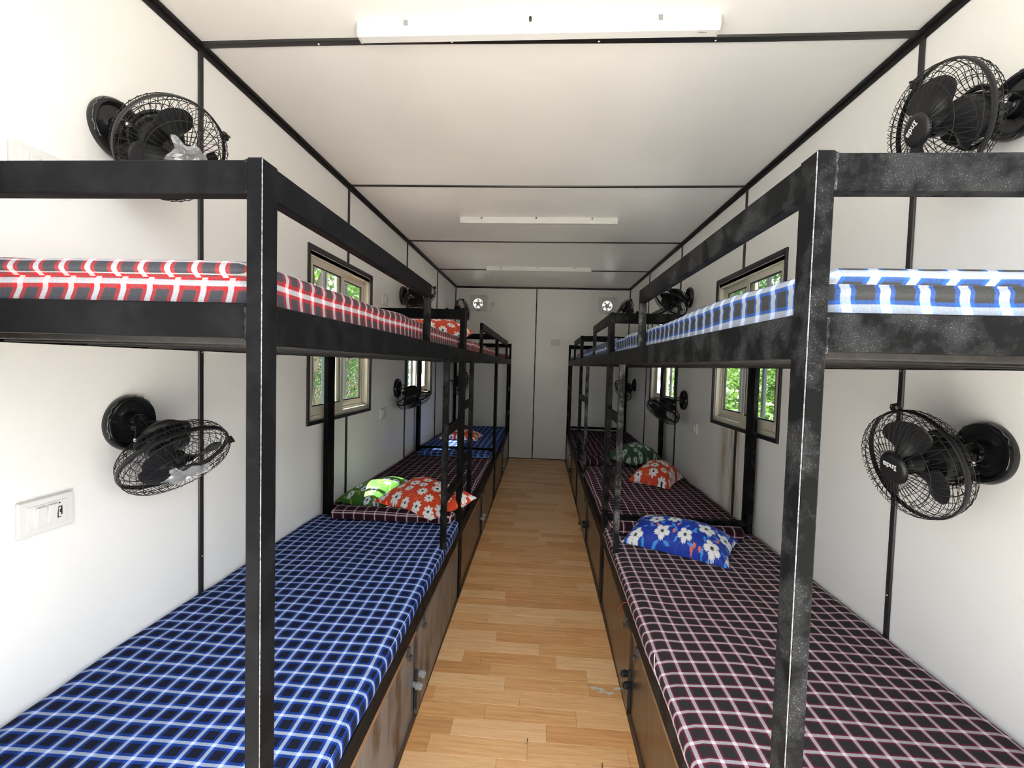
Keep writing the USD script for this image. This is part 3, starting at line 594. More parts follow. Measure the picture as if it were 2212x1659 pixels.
# ------------------------------------------------------------------ pillows with printed flowers
def print_pattern(kind, X, Y, seed):
    r = np.random.default_rng(seed)
    bg = {'orange': (0.64, 0.055, 0.018), 'green': (0.045, 0.15, 0.022), 'blue': (0.012, 0.040, 0.34), 'dark': (0.03, 0.085, 0.03)}[kind]
    C = np.tile(np.array(bg), (len(X), 1))
    def paint(mask, col): C[mask] = col
    step = {'orange': 0.083, 'green': 0.086, 'blue': 0.112, 'dark': 0.084}[kind]
    pts = []
    for i in range(-7, 8):
        for j in range(-7, 8):
            pts.append(((i + (0.5 if j % 2 else 0)) * step + r.uniform(-.2, .2) * step, j * step * 0.87 + r.uniform(-.2, .2) * step))
    if kind == 'orange':
        for px, py in pts:                                   # thin amber arcs between the daisies
            a0 = r.uniform(0, 6.28); cx_, cy_ = px + 0.035 * math.cos(a0), py + 0.035 * math.sin(a0); R = r.uniform(0.02, 0.035)
            d = np.hypot(X - cx_, Y - cy_); th = (np.arctan2(Y - cy_, X - cx_) - a0) % 6.283
            paint((np.abs(d - R) < 0.0016) & (th < 2.4), (0.75, 0.22, 0.02))
        for px, py in pts:
            R = r.uniform(0.026, 0.036); t0 = r.uniform(0, 6.28); d = np.hypot(X - px, Y - py); th = np.arctan2(Y - py, X - px) - t0
            paint(d < R * (0.42 + 0.58 * np.abs(np.cos(4 * th)) ** 0.55), (0.80, 0.80, 0.78)); paint(d < R * 0.22, (0.012, 0.015, 0.06))
    elif kind in ('green', 'dark'):
        lf = (0.22, 0.36, 0.03) if kind == 'green' else (0.09, 0.18, 0.03)
        for px, py in pts:
            for q in range(5):
                a = r.uniform(0, 6.28); cx_, cy_ = px + 0.036 * math.cos(a) + r.uniform(-.006, .006), py + 0.036 * math.sin(a); b = a + r.uniform(-.9, .9)
                u = (X - cx_) * math.cos(b) + (Y - cy_) * math.sin(b); w = -(X - cx_) * math.sin(b) + (Y - cy_) * math.cos(b)
                paint((np.abs(u) < 0.013) & (np.abs(w) < 0.0042 * (1 - (u / 0.013) ** 2)), lf)
            a = r.uniform(0, 6.28); paint(np.hypot(X - px - 0.04 * math.cos(a), Y - py - 0.04 * math.sin(a)) < 0.0045, (0.45, 0.22, 0.22))
        for px, py in pts:
            if r.random() < 0.12: continue
            R = r.uniform(0.020, 0.027); t0 = r.uniform(0, 6.28); d = np.hypot(X - px, Y - py); th = np.arctan2(Y - py, X - px) - t0
            paint(d < R * (0.62 + 0.38 * np.abs(np.cos(3 * th)) ** 0.6), (0.68, 0.75, 0.82) if kind == 'green' else (0.5, 0.56, 0.54)); paint(d < R * 0.24, (0.01, 0.015, 0.06))
    else:
        for px, py in pts:                                   # scrolls, leaf sprays, coral buds, then white five-petalled flowers
            a0 = r.uniform(0, 6.28); cx_, cy_ = px + 0.05 * math.cos(a0), py + 0.05 * math.sin(a0)
            d = np.hypot(X - cx_, Y - cy_); th = (np.arctan2(Y - cy_, X - cx_) - a0) % 6.283
            paint((np.abs(d - 0.006 - 0.0032 * th) < 0.0011), (0.03, 0.10, 0.50))
            for q in range(5):
                a = a0 + 1.2 + q * 1.05 + r.uniform(-.3, .3); dd = 0.042 + r.uniform(0, .014); cx_, cy_ = px + dd * math.cos(a), py + dd * math.sin(a); b = a + r.choice([-.7, .7])
                u = (X - cx_) * math.cos(b) + (Y - cy_) * math.sin(b); w = -(X - cx_) * math.sin(b) + (Y - cy_) * math.cos(b)
                paint((np.abs(u) < 0.016) & (np.abs(w) < 0.0055 * (1 - (u / 0.016) ** 2)), (0.06, 0.30, 0.78))
            for q in range(2):
                a = r.uniform(0, 6.28); paint(((X - px - 0.055 * math.cos(a)) / 0.0065) ** 2 + ((Y - py - 0.055 * math.sin(a)) / 0.009) ** 2 < 1, (0.72, 0.17, 0.13))
        for px, py in pts:
            R = r.uniform(0.036, 0.044); t0 = r.uniform(0, 6.28); d = np.hypot(X - px, Y - py); th = np.arctan2(Y - py, X - px) - t0
            fr = 0.93 + 0.07 * np.cos(25 * th)
            paint(d < R * (0.40 + 0.60 * np.abs(np.cos(2.5 * th)) ** 0.4) * fr, (0.83, 0.83, 0.80)); paint(d < R * 0.24, (0.35, 0.36, 0.36)); paint(d < R * 0.15, (0.03, 0.03, 0.04))
    return C

def pillow(label, kind, center, yaw, tilt, roll, L=0.46, W=0.30, T=0.115, seed=1, res=0.0027, rest=None):
    nu, nv = int(L / res), int(W / res)
    u, v = np.meshgrid(np.linspace(-1, 1, nu), np.linspace(-1, 1, nv), indexing='ij'); u, v = u.ravel(), v.ravel()
    X, Y = u * L / 2, v * W / 2
    prof = (np.clip(1 - np.abs(u) ** 2.6, 0, 1) * np.clip(1 - np.abs(v) ** 2.4, 0, 1)) ** 0.52
    px = X * (1 - 0.075 * (1 - v ** 2)); py = Y * (1 - 0.10 * (1 - u ** 2))
    P3 = np.stack([X * 9, Y * 9, X * 0 + seed], 1); wr = meshkit.fbm(P3, 3, seed) - 0.5
    rid = np.sin(np.arctan2(np.abs(v) - 1.02, np.abs(u) - 1.02) * 9 + seed) * np.exp(-((1 - np.abs(u)) ** 2 + (1 - np.abs(v)) ** 2) * 5)
    top = T / 2 * prof * (1 + 0.22 * wr) + 0.004 * rid * prof; bot = -T / 2 * prof * (0.75 + 0.1 * wr)
    Vt_ = np.stack([px, py, top], 1)
    s = 4                                                    # the hidden underside is coarser but shares the outline shape
    i, j = np.meshgrid(np.arange(nu - 1), np.arange(nv - 1), indexing='ij'); q = (i * nv + j).ravel()
    f = np.vstack([np.stack([q, q + nv, q + nv + 1], 1), np.stack([q, q + nv + 1, q + 1], 1)])
    iu, iv = np.unique(np.r_[np.arange(0, nu, s), nu - 1]), np.unique(np.r_[np.arange(0, nv, s), nv - 1])
    idx = (iu[:, None] * nv + iv[None, :]); Vb = np.stack([px, py, bot - 0.0003], 1)[idx.ravel()]
    a, b = idx.shape; i, j = np.meshgrid(np.arange(a - 1), np.arange(b - 1), indexing='ij'); q = (i * b + j).ravel()
    fb = np.vstack([np.stack([q, q + b + 1, q + b], 1), np.stack([q, q + 1, q + b + 1], 1)])
    V = np.vstack([Vt_, Vb]); F = np.vstack([f, fb + len(Vt_)])
    col = np.vstack([print_pattern(kind, X, Y, seed), print_pattern(kind, X, Y, seed + 1)[idx.ravel()]])
    M = trimesh.transformations.euler_matrix(math.radians(roll), math.radians(tilt), math.radians(yaw), 'sxyz')[:3, :3]
    V = V @ M.T
    c = np.array(center, float)
    V = V + c
    if rest is not None:                                     # settle: the lowest part flattens onto the bed
        V[:, 2] += rest + 0.001 - np.percentile(V[:, 2], 6)
        low = V[:, 2] < rest + 0.003; V[low, 2] = rest + 0.003 - 0.002 * np.tanh((rest + 0.003 - V[low, 2]) * 40)
    p = obj('pillow', trimesh.Trimesh(V, F, process=False), 'pillow_print', None, True, color=col)
    tag(p, label, 'pillow', 'flowered pillows')
    return p
pillow('green pillow with pale blue daisies by the wall on the second left lower bunk', 'green', (-0.910, 2.67, 0), 62, 0, 0, 0.47, 0.31, 0.215, 3, rest=0.443)
pillow('orange daisy pillow leaning on the green pillow, second left lower bunk', 'orange', (-0.600, 2.465, 0), -33, 3, 10, 0.46, 0.35, 0.185, 5, rest=0.478)
pillow('orange daisy pillow at the dim far end of the left lower bunks', 'orange', (-0.85, 4.95, 0), -4, 0, 4, 0.44, 0.30, 0.18, 8, 0.004, rest=0.445)
pillow('orange daisy pillow on the second left upper bunk', 'orange', (-0.70, 2.72, 0), -3, 0, 10, 0.56, 0.34, 0.20, 12, rest=1.417)
pillow('orange daisy pillow alone on the second right lower bunk', 'orange', (0.905, 3.40, 0), 60, 0, 4, 0.42, 0.29, 0.27, 15, rest=0.439)
pillow('dark green daisy pillow behind the orange pillow on the right lower bunks', 'dark', (0.86, 3.98, 0), 40, 0, 6, 0.40, 0.30, 0.26, 18, 0.004, rest=0.470)
pillow('bright blue pillow with large white flowers on the nearest right lower bunk', 'blue', (0.700, 2.165, 0), -30, 0, 10, 0.48, 0.265, 0.205, 21, rest=0.427)
pillow('blue flowered pillow on the farthest right upper bunk', 'blue', (0.66, 4.75, 0), 60, 0, 0, 0.46, 0.30, 0.12, 24, 0.005, rest=1.402)
pillow('dull red pillow on the farthest right upper bunk', 'orange', (0.62, 5.55, 0), 80, 0, 0, 0.46, 0.34, 0.11, 27, 0.006, rest=1.402)

# ------------------------------------------------------------------ loose threads on the near right mattress
t = MB().tube([unproj(a, b, 0, XR - d) for a, b, d in ((1360, 1304, -0.012), (1352, 1301, 0.002), (1346, 1302, 0.004), (1340, 1311, 0.005), (1334, 1320, 0.004), (1338, 1325, 0.003), (1341, 1331, 0.002))], 0.0010, 5)
tag(obj('thread', t, 'thread_red', None, 40), 'loose red thread hanging over the rim of the nearest right bunk', 'thread')
t = MB().tube([unproj(a, b, 0, XR - d) for a, b, d in ((1414, 1413, -0.004), (1413, 1440, 0.002), (1416, 1455, 0.002), (1421, 1470, 0.002), (1425, 1478, 0.001))], 0.0012, 5)
tag(obj('thread', t, 'thread_white', None, 40), 'loose white thread along the seam of the nearest right mattress', 'thread')

# ------------------------------------------------------------------ wall fans
def arc(M, R, z, a0=0, a1=2 * math.pi, n=64, closed=True):
    a = np.linspace(a0, a1, n, endpoint=not closed); p = np.stack([R * np.cos(a), R * np.sin(a), np.full(n, z)], 1)
    return p @ M[:3, :3].T + M[:3, 3]
CAGE_F = [(0.136, 0.0), (0.1375, 0.014), (0.133, 0.030), (0.118, 0.043), (0.090, 0.050), (0.060, 0.054), (0.040, 0.055)]
CAGE_R = [(0.136, 0.0), (0.1375, -0.014), (0.132, -0.032), (0.115, -0.048), (0.088, -0.058), (0.068, -0.066), (0.060, -0.080)]

def fan(label, base, head, axis, spin, near, upright=(0, 0, 1), clip=1.2):
    side = -1 if base[0] < 0 else 1; inward = np.array([-side, 0, 0.0])
    base = np.array(base, float); head = np.array(head, float)
    t = thing('wall_fan', label, 'fan', base, 'black wall fans')
    B = frame(base, inward); M = frame(head, axis, upright); tr = lambda p: np.asarray(p) @ M[:3, :3].T + M[:3, 3]
    nw = 38 if near else 24; ns = 4 if near else 3; wr = 0.00078 if near else 0.0010
    obj('wall_base', MB().lathe([(0.078, 0.0), (0.0805, 0.008), (0.0795, 0.016), (0.075, 0.022), (0.069, 0.0225), (0.064, 0.019), (0.059, 0.009), (0.040, 0.008), (0.031, 0.012), (0.029, 0.036), (0.024, 0.042), (0.0001, 0.044)], 44, B), 'fan_gloss', t, 35)
    if near:                                                 # pale arcs standing in for the highlight along the rim
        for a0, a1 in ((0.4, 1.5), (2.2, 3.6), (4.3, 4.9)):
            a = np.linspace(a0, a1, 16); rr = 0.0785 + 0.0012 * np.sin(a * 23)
            obj('chipped_rim', MB().tube(np.stack([rr * np.cos(a), rr * np.sin(a), 0.0178 + 0.0015 * np.sin(a * 17)], 1) @ B[:3, :3].T + B[:3, 3], 0.0008 + 0.0006 * np.abs(np.sin(a * 11)), 5), 'highlight_grey', t, 40)
    # bracket: two plates from the base to the pivot strap around the motor
    piv = [tr((s * 0.066, 0, -0.076)) for s in (-1, 1)]
    order = 1 if np.dot(B[:3, 0], M[:3, 0]) >= 0 else -1
    m = MB()
    for s, pv in zip((-1, 1), piv):
        a = base + inward * 0.035 + B[:3, 0] * (order * s * 0.024); b = base + inward * 0.075 + B[:3, 0] * (order * s * 0.040)
        m.bar(a, b, 0.020, 0.006, B[:3, 1]); m.bar(b - (b - a) * 0.05, pv, 0.018, 0.005, M[:3, 1])
    obj('bracket', m, 'fan_black', t)
    obj('strap', MB().tube(arc(M, 0.066, -0.076, n=40), np.full(40, 0.0065), 6, True), 'fan_black', t, 40)
    sc = MB()
    for s, pv in zip((-1, 1), piv): sc.lathe([(0.0001, 0.0105), (0.006, 0.0095), (0.0075, 0.0)], 10, frame(pv, M[:3, 0] * s, M[:3, 2]))
    obj('pivot_screw', sc, 'chrome', t, 30)
    # motor, with cooling ribs at its waist
    m = MB().lathe([(0.0001, -0.112), (0.030, -0.110), (0.046, -0.104), (0.054, -0.096), (0.056, -0.088), (0.056, -0.044), (0.052, -0.036), (0.030, -0.030), (0.012, -0.028), (0.006, -0.020), (0.006, 0.01)], 36, M)
    motor = obj('motor', m, 'fan_black', t, 35)
    rb = MB()
    for k in range(18):
        a = 2 * math.pi * k / 18; p0, p1 = tr((0.056 * math.cos(a), 0.056 * math.sin(a), -0.086)), tr((0.056 * math.cos(a), 0.056 * math.sin(a), -0.046))
        rb.bar(p0, p1, 0.0035, 0.004, M[:3, 0] * math.cos(a) + M[:3, 1] * math.sin(a), 0.0008)
    obj('cooling_rib', rb, 'fan_black', motor)
    if near:
        obj('sticker', MB().box(-0.014, 0.014, -0.001, 0.001, -0.088, -0.062, 0.0003, M @ trimesh.transformations.translation_matrix([0.012, -0.0575, 0.0])), 'white_plastic_shade', motor)
        obj('brass_bolt', MB().lathe([(0.0001, 0.010), (0.006, 0.010), (0.007, 0.008), (0.007, 0.0)], 6, frame(tr((-0.03, 0.042, -0.040)), M[:3, 2] * 0.5 + M[:3, 1], M[:3, 0])), 'brass', motor, 30)
    # grilles: crossing wires front and rear, thin hoops, a thick clamping ring
    for nm, prof in (('front_grille', CAGE_F), ('rear_grille', CAGE_R)):
        m = MB(); P = np.array(prof); tt = np.linspace(0, 1, len(P)); T = np.linspace(0, 1, 11); rr, zz = np.interp(T, tt, P[:, 0]), np.interp(T, tt, P[:, 1])
        for dirn in (-1, 1):
            for k in range(nw):
                a = 2 * math.pi * (k + 0.25 * dirn) / nw + dirn * 0.24 * np.sqrt(T)
                m.tube(tr(np.stack([rr * np.cos(a), rr * np.sin(a), zz], 1)), wr, 3)
        for q in (0.22, 0.62): m.tube(arc(M, np.interp(q, tt, P[:, 0]), np.interp(q, tt, P[:, 1]), n=56), wr * 1.35, ns, True)
        obj(nm, m, 'fan_wire', t, True)
    m = MB(); hp = np.array([(0.1375, -0.0065), (0.1405, -0.005), (0.1415, 0), (0.1405, 0.005), (0.1375, 0.0065), (0.1358, 0), (0.1375, -0.0065)])
    obj('clamp_ring', m.lathe(hp, 64, M), 'fan_black', t, 40)
    ca = clip
    m = MB(); C = M @ trimesh.transformations.rotation_matrix(ca, [0, 0, 1]) @ trimesh.transformations.translation_matrix([0.146, 0, 0])
    m.box(-0.006, 0.008, -0.012, 0.012, -0.008, 0.008, 0.003, C); m.box(0.004, 0.012, -0.003, 0.003, -0.012, 0.012, 0.002, C)
    obj('clip', m, 'fan_black', t)
    cap = obj('hub_cap', MB().lathe([(0.0001, 0.0622), (0.026, 0.0622), (0.034, 0.0605), (0.039, 0.0565), (0.042, 0.052), (0.040, 0.050)], 36, M), 'fan_black', t, 35)
    if near and side > 0:
        tx = meshkit.text_mesh('Inda', 0.0135, 0.0008, True); w = tx.bounds[1][0]
        R = M @ trimesh.transformations.rotation_matrix(near, [0, 0, 1]) @ trimesh.transformations.translation_matrix([-w / 2, -0.014, 0.0622])
        obj('lettering', MB().tm(tx, R), 'print_white', cap)
    obj('rotor_hub', MB().lathe([(0.0001, 0.030), (0.016, 0.028), (0.024, 0.020), (0.025, -0.006), (0.020, -0.012)], 24, M), 'fan_blade', t, 35)
    for k in range(3):
        a0 = 2 * math.pi * k / 3 + spin; nu, nv = 10, 12; V = []
        for i in range(nu):
            q = i / (nu - 1); r_ = 0.020 + q * 0.094; hw = 0.30 + 0.34 * math.sin(q * 2.2) ; 
            for j in range(nv):
                s_ = j / (nv - 1) * 2 - 1; edge = 1 - 0.16 * (abs(s_) ** 3) * q
                a = a0 + s_ * hw * (0.9 + 0.2 * q) + 0.25 * q; V.append((r_ * edge * math.cos(a), r_ * edge * math.sin(a), 0.008 + s_ * 0.020 * (1.0 - 0.25 * q) + 0.004 * (1 - s_ * s_)))
        V = tr(np.array(V)); n_ = M[:3, 2] * 0.0008
        i, j = np.meshgrid(np.arange(nu - 1), np.arange(nv - 1), indexing='ij'); q = (i * nv + j).ravel()
        f = np.vstack([np.stack([q, q + nv, q + nv + 1], 1), np.stack([q, q + nv + 1, q + 1], 1)])
        m = MB().add(V + n_, f).add(V - n_, f[:, ::-1]); per = [i * nv for i in range(nu)] + [(nu - 1) * nv + j for j in range(1, nv)] + [i * nv + nv - 1 for i in range(nu - 2, -1, -1)] + [j for j in range(nv - 2, 0, -1)]
        N = nu * nv; pe = np.array(per); pn = np.roll(pe, -1); m.f.append(np.vstack([np.stack([pe, pe + N, pn + N], 1), np.stack([pe, pn + N, pn], 1)]))
        obj('blade', m, 'fan_blade', t, 40)
    back = tr((0, -0.03, -0.105)); mid = (base + inward * 0.03 + back) / 2 + np.array([0, -0.02, 0.05])
    a, b, c = base + inward * 0.042 + np.array([0, 0, 0.02]), mid, back
    ts = np.linspace(0, 1, 14)[:, None]
    obj('power_lead', MB().tube((1 - ts) ** 2 * a + 2 * ts * (1 - ts) * b + ts ** 2 * c, 0.0032, 6), 'fan_black', t, 40)
    return M

def hp(px, py, y): return unproj(px, py, 1, y)
F1 = fan('black fan high on the left wall, nearest the door', (-W2, 1.205, 1.885), (-0.996, 1.197, 1.825), (0.80, -0.19, -0.56), 1.75, 3.0, clip=0.75)
F2 = fan('black fan low on the left wall between the bunks, tilted down, nearest the door', (-W2, 1.238, 1.066), (-1.012, 1.222, 0.973), (0.646, -0.171, -0.743), 0.2, 3.0, clip=0.35)
F3 = fan('black fan high on the right wall, nearest the door, above the guard rail', (W2, 1.205, 1.930), (0.985, 1.200, 1.880), (-0.98, 0.04, -0.19), 1.45, 3.75, clip=1.95)
F4 = fan('black fan low on the right wall between the bunks, nearest the door', (W2, 1.230, 1.072), (0.985, 1.215, 1.040), (-0.972, -0.05, -0.231), 1.31, 2.95, clip=1.75)
fan('black fan high on the left wall beyond the first window', (-W2, 3.80, 1.832), hp(907, 641, 3.74), (0.5, -0.25, -0.83), 0.1, 0)
fan('black fan low on the left wall beyond the first window', (-W2, 3.69, 1.050), hp(893, 862, 3.66), (0.40, -0.20, -0.90), 0.6, 0)
fan('black fan high on the right wall beyond the first window', (W2, 3.66, 1.835), hp(1450, 653, 3.62), (-0.62, -0.20, -0.76), 0.9, 0)
fan('black fan low on the right wall beyond the first window', (W2, 3.69, 1.025), hp(1432, 888, 3.66), (-0.60, -0.20, -0.78), 0.4, 0)
fan('black fan high on the left wall in the far corner', (-W2, 5.58, 1.880), hp(1000, 670, 5.52), (0.92, -0.30, 0.22), 0.7, 0)
fan('black fan low on the left wall in the far corner, behind ladder posts', (-W2, 5.62, 1.050), hp(997, 829, 5.55), (0.90, -0.35, -0.25), 0.3, 0)
fan('black fan high on the right wall in the far corner, tilted up', (W2, 5.62, 1.890), hp(1349, 671, 5.55), (-0.86, -0.25, 0.42), 0.8, 0)
fan('black fan low on the right wall in the far corner', (W2, 5.64, 1.065), hp(1346, 843, 5.55), (-0.80, -0.30, -0.50), 1.0, 0)

def film(label, M, cx_, cy_, w, h, seed):
    nu, nv = 16, 12; u, v = np.meshgrid(np.linspace(-1, 1, nu), np.linspace(-1, 1, nv), indexing='ij'); u, v = u.ravel(), v.ravel()
    z = 0.064 + 0.011 * (meshkit.fbm(np.stack([u * 2.2, v * 2.2, u * 0 + seed], 1), 3, seed)) + 0.007 * np.abs(np.sin(u * 4 + v * 3)) - 0.010 * (u * u + v * v)
    V = np.stack([cx_ + u * w / 2 + 0.008 * np.sin(v * 5), cy_ + v * h / 2 + 0.006 * np.sin(u * 6), z], 1) @ M[:3, :3].T + M[:3, 3]
    i, j = np.meshgrid(np.arange(nu - 1), np.arange(nv - 1), indexing='ij'); q = (i * nv + j).ravel()
    f = np.vstack([np.stack([q, q + nv, q + nv + 1], 1), np.stack([q, q + nv + 1, q + 1], 1)])
    tag(obj('plastic_wrapper', trimesh.Trimesh(V, f, process=False), 'poly_film', None, False), label, 'wrapper')
film('crumpled clear plastic wrapper on the grille of the high left fan nearest the door', F1, 0.0, 0.0, 0.10, 0.085, 2)
film('crumpled clear plastic wrapper on the grille of the low left fan nearest the door', F2, 0.0, 0.0, 0.115, 0.075, 5)

# ------------------------------------------------------------------ ceiling battens (switched off)
def batten(label, xa, xb, yc, z):
    t = thing('tube_light', label, 'light', ((xa + xb) / 2, yc, H), 'white tube lights on the ceiling')
    L = xb - xa
    prof = [(-0.024, 0.0), (-0.024, -0.026), (-0.016, -0.040), (0.012, -0.040), (0.024, -0.022), (0.024, 0.0)]
    v = np.array([[x, yc + py, H + pz] for x in (xa + 0.006, xb - 0.006) for py, pz in prof]); n = len(prof)
    f = [[i, (i + 1) % n, n + (i + 1) % n] for i in range(n)] + [[i, n + (i + 1) % n, n + i] for i in range(n)]
    obj('housing', MB().add(v, np.array(f)), 'white_plastic', t)
    for x0, x1 in ((xa, xa + 0.006), (xb - 0.006, xb)):
        v = np.array([[x, yc + py * 1.04, H + pz * 1.03] for x in (x0, x1) for py, pz in prof]); f2 = f + [[0, i + 1, i] for i in range(1, n - 1)] + [[n, n + i, n + i + 1] for i in range(1, n - 1)]
        obj('end_cap', MB().add(v, np.array(f2)), 'white_plastic_shade', t)
    for q in (0.14, 0.84):
        obj('mounting_clip', MB().box(xa + L * q - 0.006, xa + L * q + 0.006, yc - 0.029, yc - 0.022, H - 0.014, H, 0.001), 'mark_grey', t)
    obj('cable_entry', MB().box(xa + L * 0.485, xa + L * 0.485 + 0.008, yc - 0.034, yc - 0.024, H - 0.012, H, 0.002), 'fan_black', t)
    m = MB()
    for k, (a, b) in enumerate(((0.944, 0.948), (0.950, 0.955), (0.956, 0.960), (0.962, 0.967))): m.box(xa + L * a, xa + L * b, yc - 0.010 + 0.0004 * k, yc - 0.006 + 0.0004 * k, H - 0.0408, H - 0.0398)
    obj('printed_mark', m, 'mark_grey', t)
batten('white tube light nearest the door, beside the first black ceiling strip', -0.585, 0.530, 1.452, H)
batten('white tube light in the middle of the ceiling', -0.597, 0.533, 3.305, H)
batten('white tube light at the far end of the ceiling', -0.605, 0.522, 4.925, H)

# ------------------------------------------------------------------ exhaust fans on the end wall
def exhaust(label, x, z, spin):
    t = thing('exhaust_fan', label, 'fan', (x, Y1, z), 'white exhaust fans on the end wall')
    from shapely.geometry import box as sbox, Point
    pl = sbox(-0.118, -0.108, 0.118, 0.112).buffer(-0.006).buffer(0.006).difference(Point(-0.006, -0.002).buffer(0.070, 24))
    m = trimesh.creation.extrude_polygon(pl, 0.018, engine='earcut'); v = np.asarray(m.vertices)
    obj('plate', trimesh.Trimesh(np.stack([x + v[:, 0], Y1 - v[:, 2], z + v[:, 1]], -1), m.faces, process=False), 'white_plastic', t, 30)
    cx_, cz_ = x - 0.006, z - 0.002; M = frame((cx_, Y1, cz_), (0, -1, 0))
    obj('duct_ring', MB().lathe([(0.066, -0.05), (0.066, 0.020), (0.070, 0.024), (0.075, 0.020), (0.075, 0.012)], 48, M), 'white_plastic', t, 40)
    obj('motor_cap', MB().lathe([(0.0001, 0.016), (0.024, 0.014), (0.031, 0.008), (0.032, -0.02), (0.0001, -0.021)], 32, M), 'white_plastic', t, 40)
    for k in range(5):
        a0 = 2 * math.pi * k / 5 + spin; nu, nv = 5, 7; V = []
        for i in range(nu):
            r_ = 0.028 + i / (nu - 1) * 0.034
            for j in range(nv): s_ = j / (nv - 1) * 2 - 1; a = a0 + s_ * 0.36 + i * 0.06; V.append((r_ * math.cos(a), r_ * math.sin(a), -0.010 + s_ * 0.010))
        V = np.array(V) @ M[:3, :3].T + M[:3, 3]; i, j = np.meshgrid(np.arange(nu - 1), np.arange(nv - 1), indexing='ij'); q = (i * nv + j).ravel()
        f = np.vstack([np.stack([q, q + nv, q + nv + 1], 1), np.stack([q, q + nv + 1, q + 1], 1)])
        obj('blade', MB().add(V, f).add(V - M[:3, 2] * 0.001, f[:, ::-1]), 'white_plastic_shade', t, 40)
    obj('vent_slot', MB().box(x + 0.058, x + 0.096, Y1 - 0.019, Y1 - 0.0175, z + 0.098, z + 0.103), 'socket_dark', t)
    obj('vent_slot', MB().box(x - 0.024, x + 0.016, Y1 - 0.019, Y1 - 0.0175, z - 0.098, z - 0.093), 'socket_dark', t)
exhaust('white square exhaust fan on the left of the end wall, with a curled wire', EXH[0][0] + 0.006, EXH[0][1] + 0.002, 0.2)
exhaust('white square exhaust fan on the right of the end wall', EXH[1][0] + 0.006, EXH[1][1] + 0.002, 0.75)
t = thing('wire_rosette', 'small white wire outlet on the end wall beside the left exhaust fan', 'outlet', (-0.66, Y1, 2.085))
obj('cover', MB().lathe([(0.0001, 0.010), (0.008, 0.010), (0.020, 0.007), (0.025, 0.0)], 24, frame((-0.66, Y1, 2.085), (0, -1, 0))), 'white_plastic', t, 40)
obj('knob', MB().lathe([(0.0001, 0.014), (0.004, 0.013), (0.005, 0.008)], 12, frame((-0.66, Y1, 2.085), (0, -1, 0))), 'mark_grey', t, 40)
a = np.array([(-0.672, 2.072), (-0.676, 2.045), (-0.678, 2.015), (-0.690, 1.998), (-0.712, 1.992), (-0.740, 1.991)])
obj('wire', MB().tube(np.stack([a[:, 0], np.full(len(a), Y1 - 0.004), a[:, 1]], 1), 0.0025, 6), 'white_plastic_shade', t, 40)

# ------------------------------------------------------------------ switch plates
def plate(label, pos, nrm, w, h, rockers, mark=False, socket=False):
    """A white modular plate facing nrm; local x along the wall."""
    t = thing('switch_plate', label, 'switch', pos, 'white switch plates')
    up = np.array([0, 0, 1.0]); n = np.array(nrm, float); sx = np.cross(up, n); M = np.eye(4); M[:3, 0], M[:3, 1], M[:3, 2], M[:3, 3] = sx, up, n, pos
    obj('plate', MB().box(-w / 2, w / 2, -h / 2, h / 2, 0, 0.011, 0.003, M), 'white_plastic', t)
    obj('inner_frame', MB().box(-w * 0.36, w * 0.36, -h * 0.33, h * 0.33, 0.010, 0.0125, 0.001, M), 'white_plastic', t)
    for x in rockers:
        R = M @ trimesh.transformations.translation_matrix([x, 0, 0.013]) @ trimesh.transformations.rotation_matrix(0.10, [1, 0, 0])
        obj('rocker', MB().box(-0.0105, 0.0105, -h * 0.27, h * 0.27, -0.003, 0.0045, 0.0015, R), 'white_plastic', t)
    if mark:                                                 # a small black charging symbol and indicator dot
        x0 = w * 0.21; m = MB(); e_ = 0.0022
        for a in ((-0.005, -0.005 + e_, -0.016, 0.012), (0.004 - e_ / 2, 0.004 + e_, -0.010, 0.012), (-0.005, 0.004, 0.012 - e_, 0.012), (-0.005, 0.003, -0.016, -0.016 + e_), (0.0, 0.003, -0.004, 0.005)): m.box(x0 + a[0], x0 + a[1], a[2], a[3], 0.0122, 0.0129, 0, M)
        m.lathe([(0.0001, 0.0130), (0.0020, 0.0129), (0.0021, 0.0122)], 10, M @ trimesh.transformations.translation_matrix([x0, 0.021, 0])); obj('charge_symbol', m, 'socket_dark', t)
    if socket:
        m = MB()
        for a, b in socket: m.lathe([(0.0001, 0.0130), (0.0032, 0.0130), (0.0034, 0.012)], 10, M @ trimesh.transformations.translation_matrix([a, b, 0]))
        obj('pin_hole', m, 'socket_dark', t)
    return t
S3 = ((0.012, 0.012), (0.004, -0.006), (0.020, -0.006))
plate('white switch plate with two rockers low on the left wall, nearest the door', (-W2, 1.013, 0.870), (1, 0, 0), 0.124, 0.086, (-0.018, 0.008), mark=True)
plate('white switch plate high on the left wall, nearest the door', (-W2, 1.010, 1.695), (1, 0, 0), 0.124, 0.086, (-0.018, 0.008), mark=True)
plate('white switch plate low on the left wall, beyond the first window', (-W2, 3.365, 0.872), (1, 0, 0), 0.118, 0.084, (-0.018,), socket=S3)
plate('white switch plate high on the left wall, beyond the first window', (-W2, 3.375, 1.735), (1, 0, 0), 0.118, 0.084, (-0.018,), socket=S3)
plate('white switch plate low on the right wall, beyond the first window', (W2, 3.425, 0.838), (-1, 0, 0), 0.118, 0.084, (0.018,), socket=S3)
plate('white switch plate high on the right wall, beyond the first window', (W2, 3.36, 1.690), (-1, 0, 0), 0.118, 0.084, (0.018,), socket=S3)
plate('white switch plate low on the right wall, far corner', (W2, 5.60, 0.860), (-1, 0, 0), 0.118, 0.084, (0.018,), socket=S3)
plate('white socket plate in the middle of the end wall', (0.205, Y1, 1.590), (0, -1, 0), 0.122, 0.084, (0.034,), socket=((-0.020, 0.010), (-0.028, -0.008), (-0.012, -0.008)))

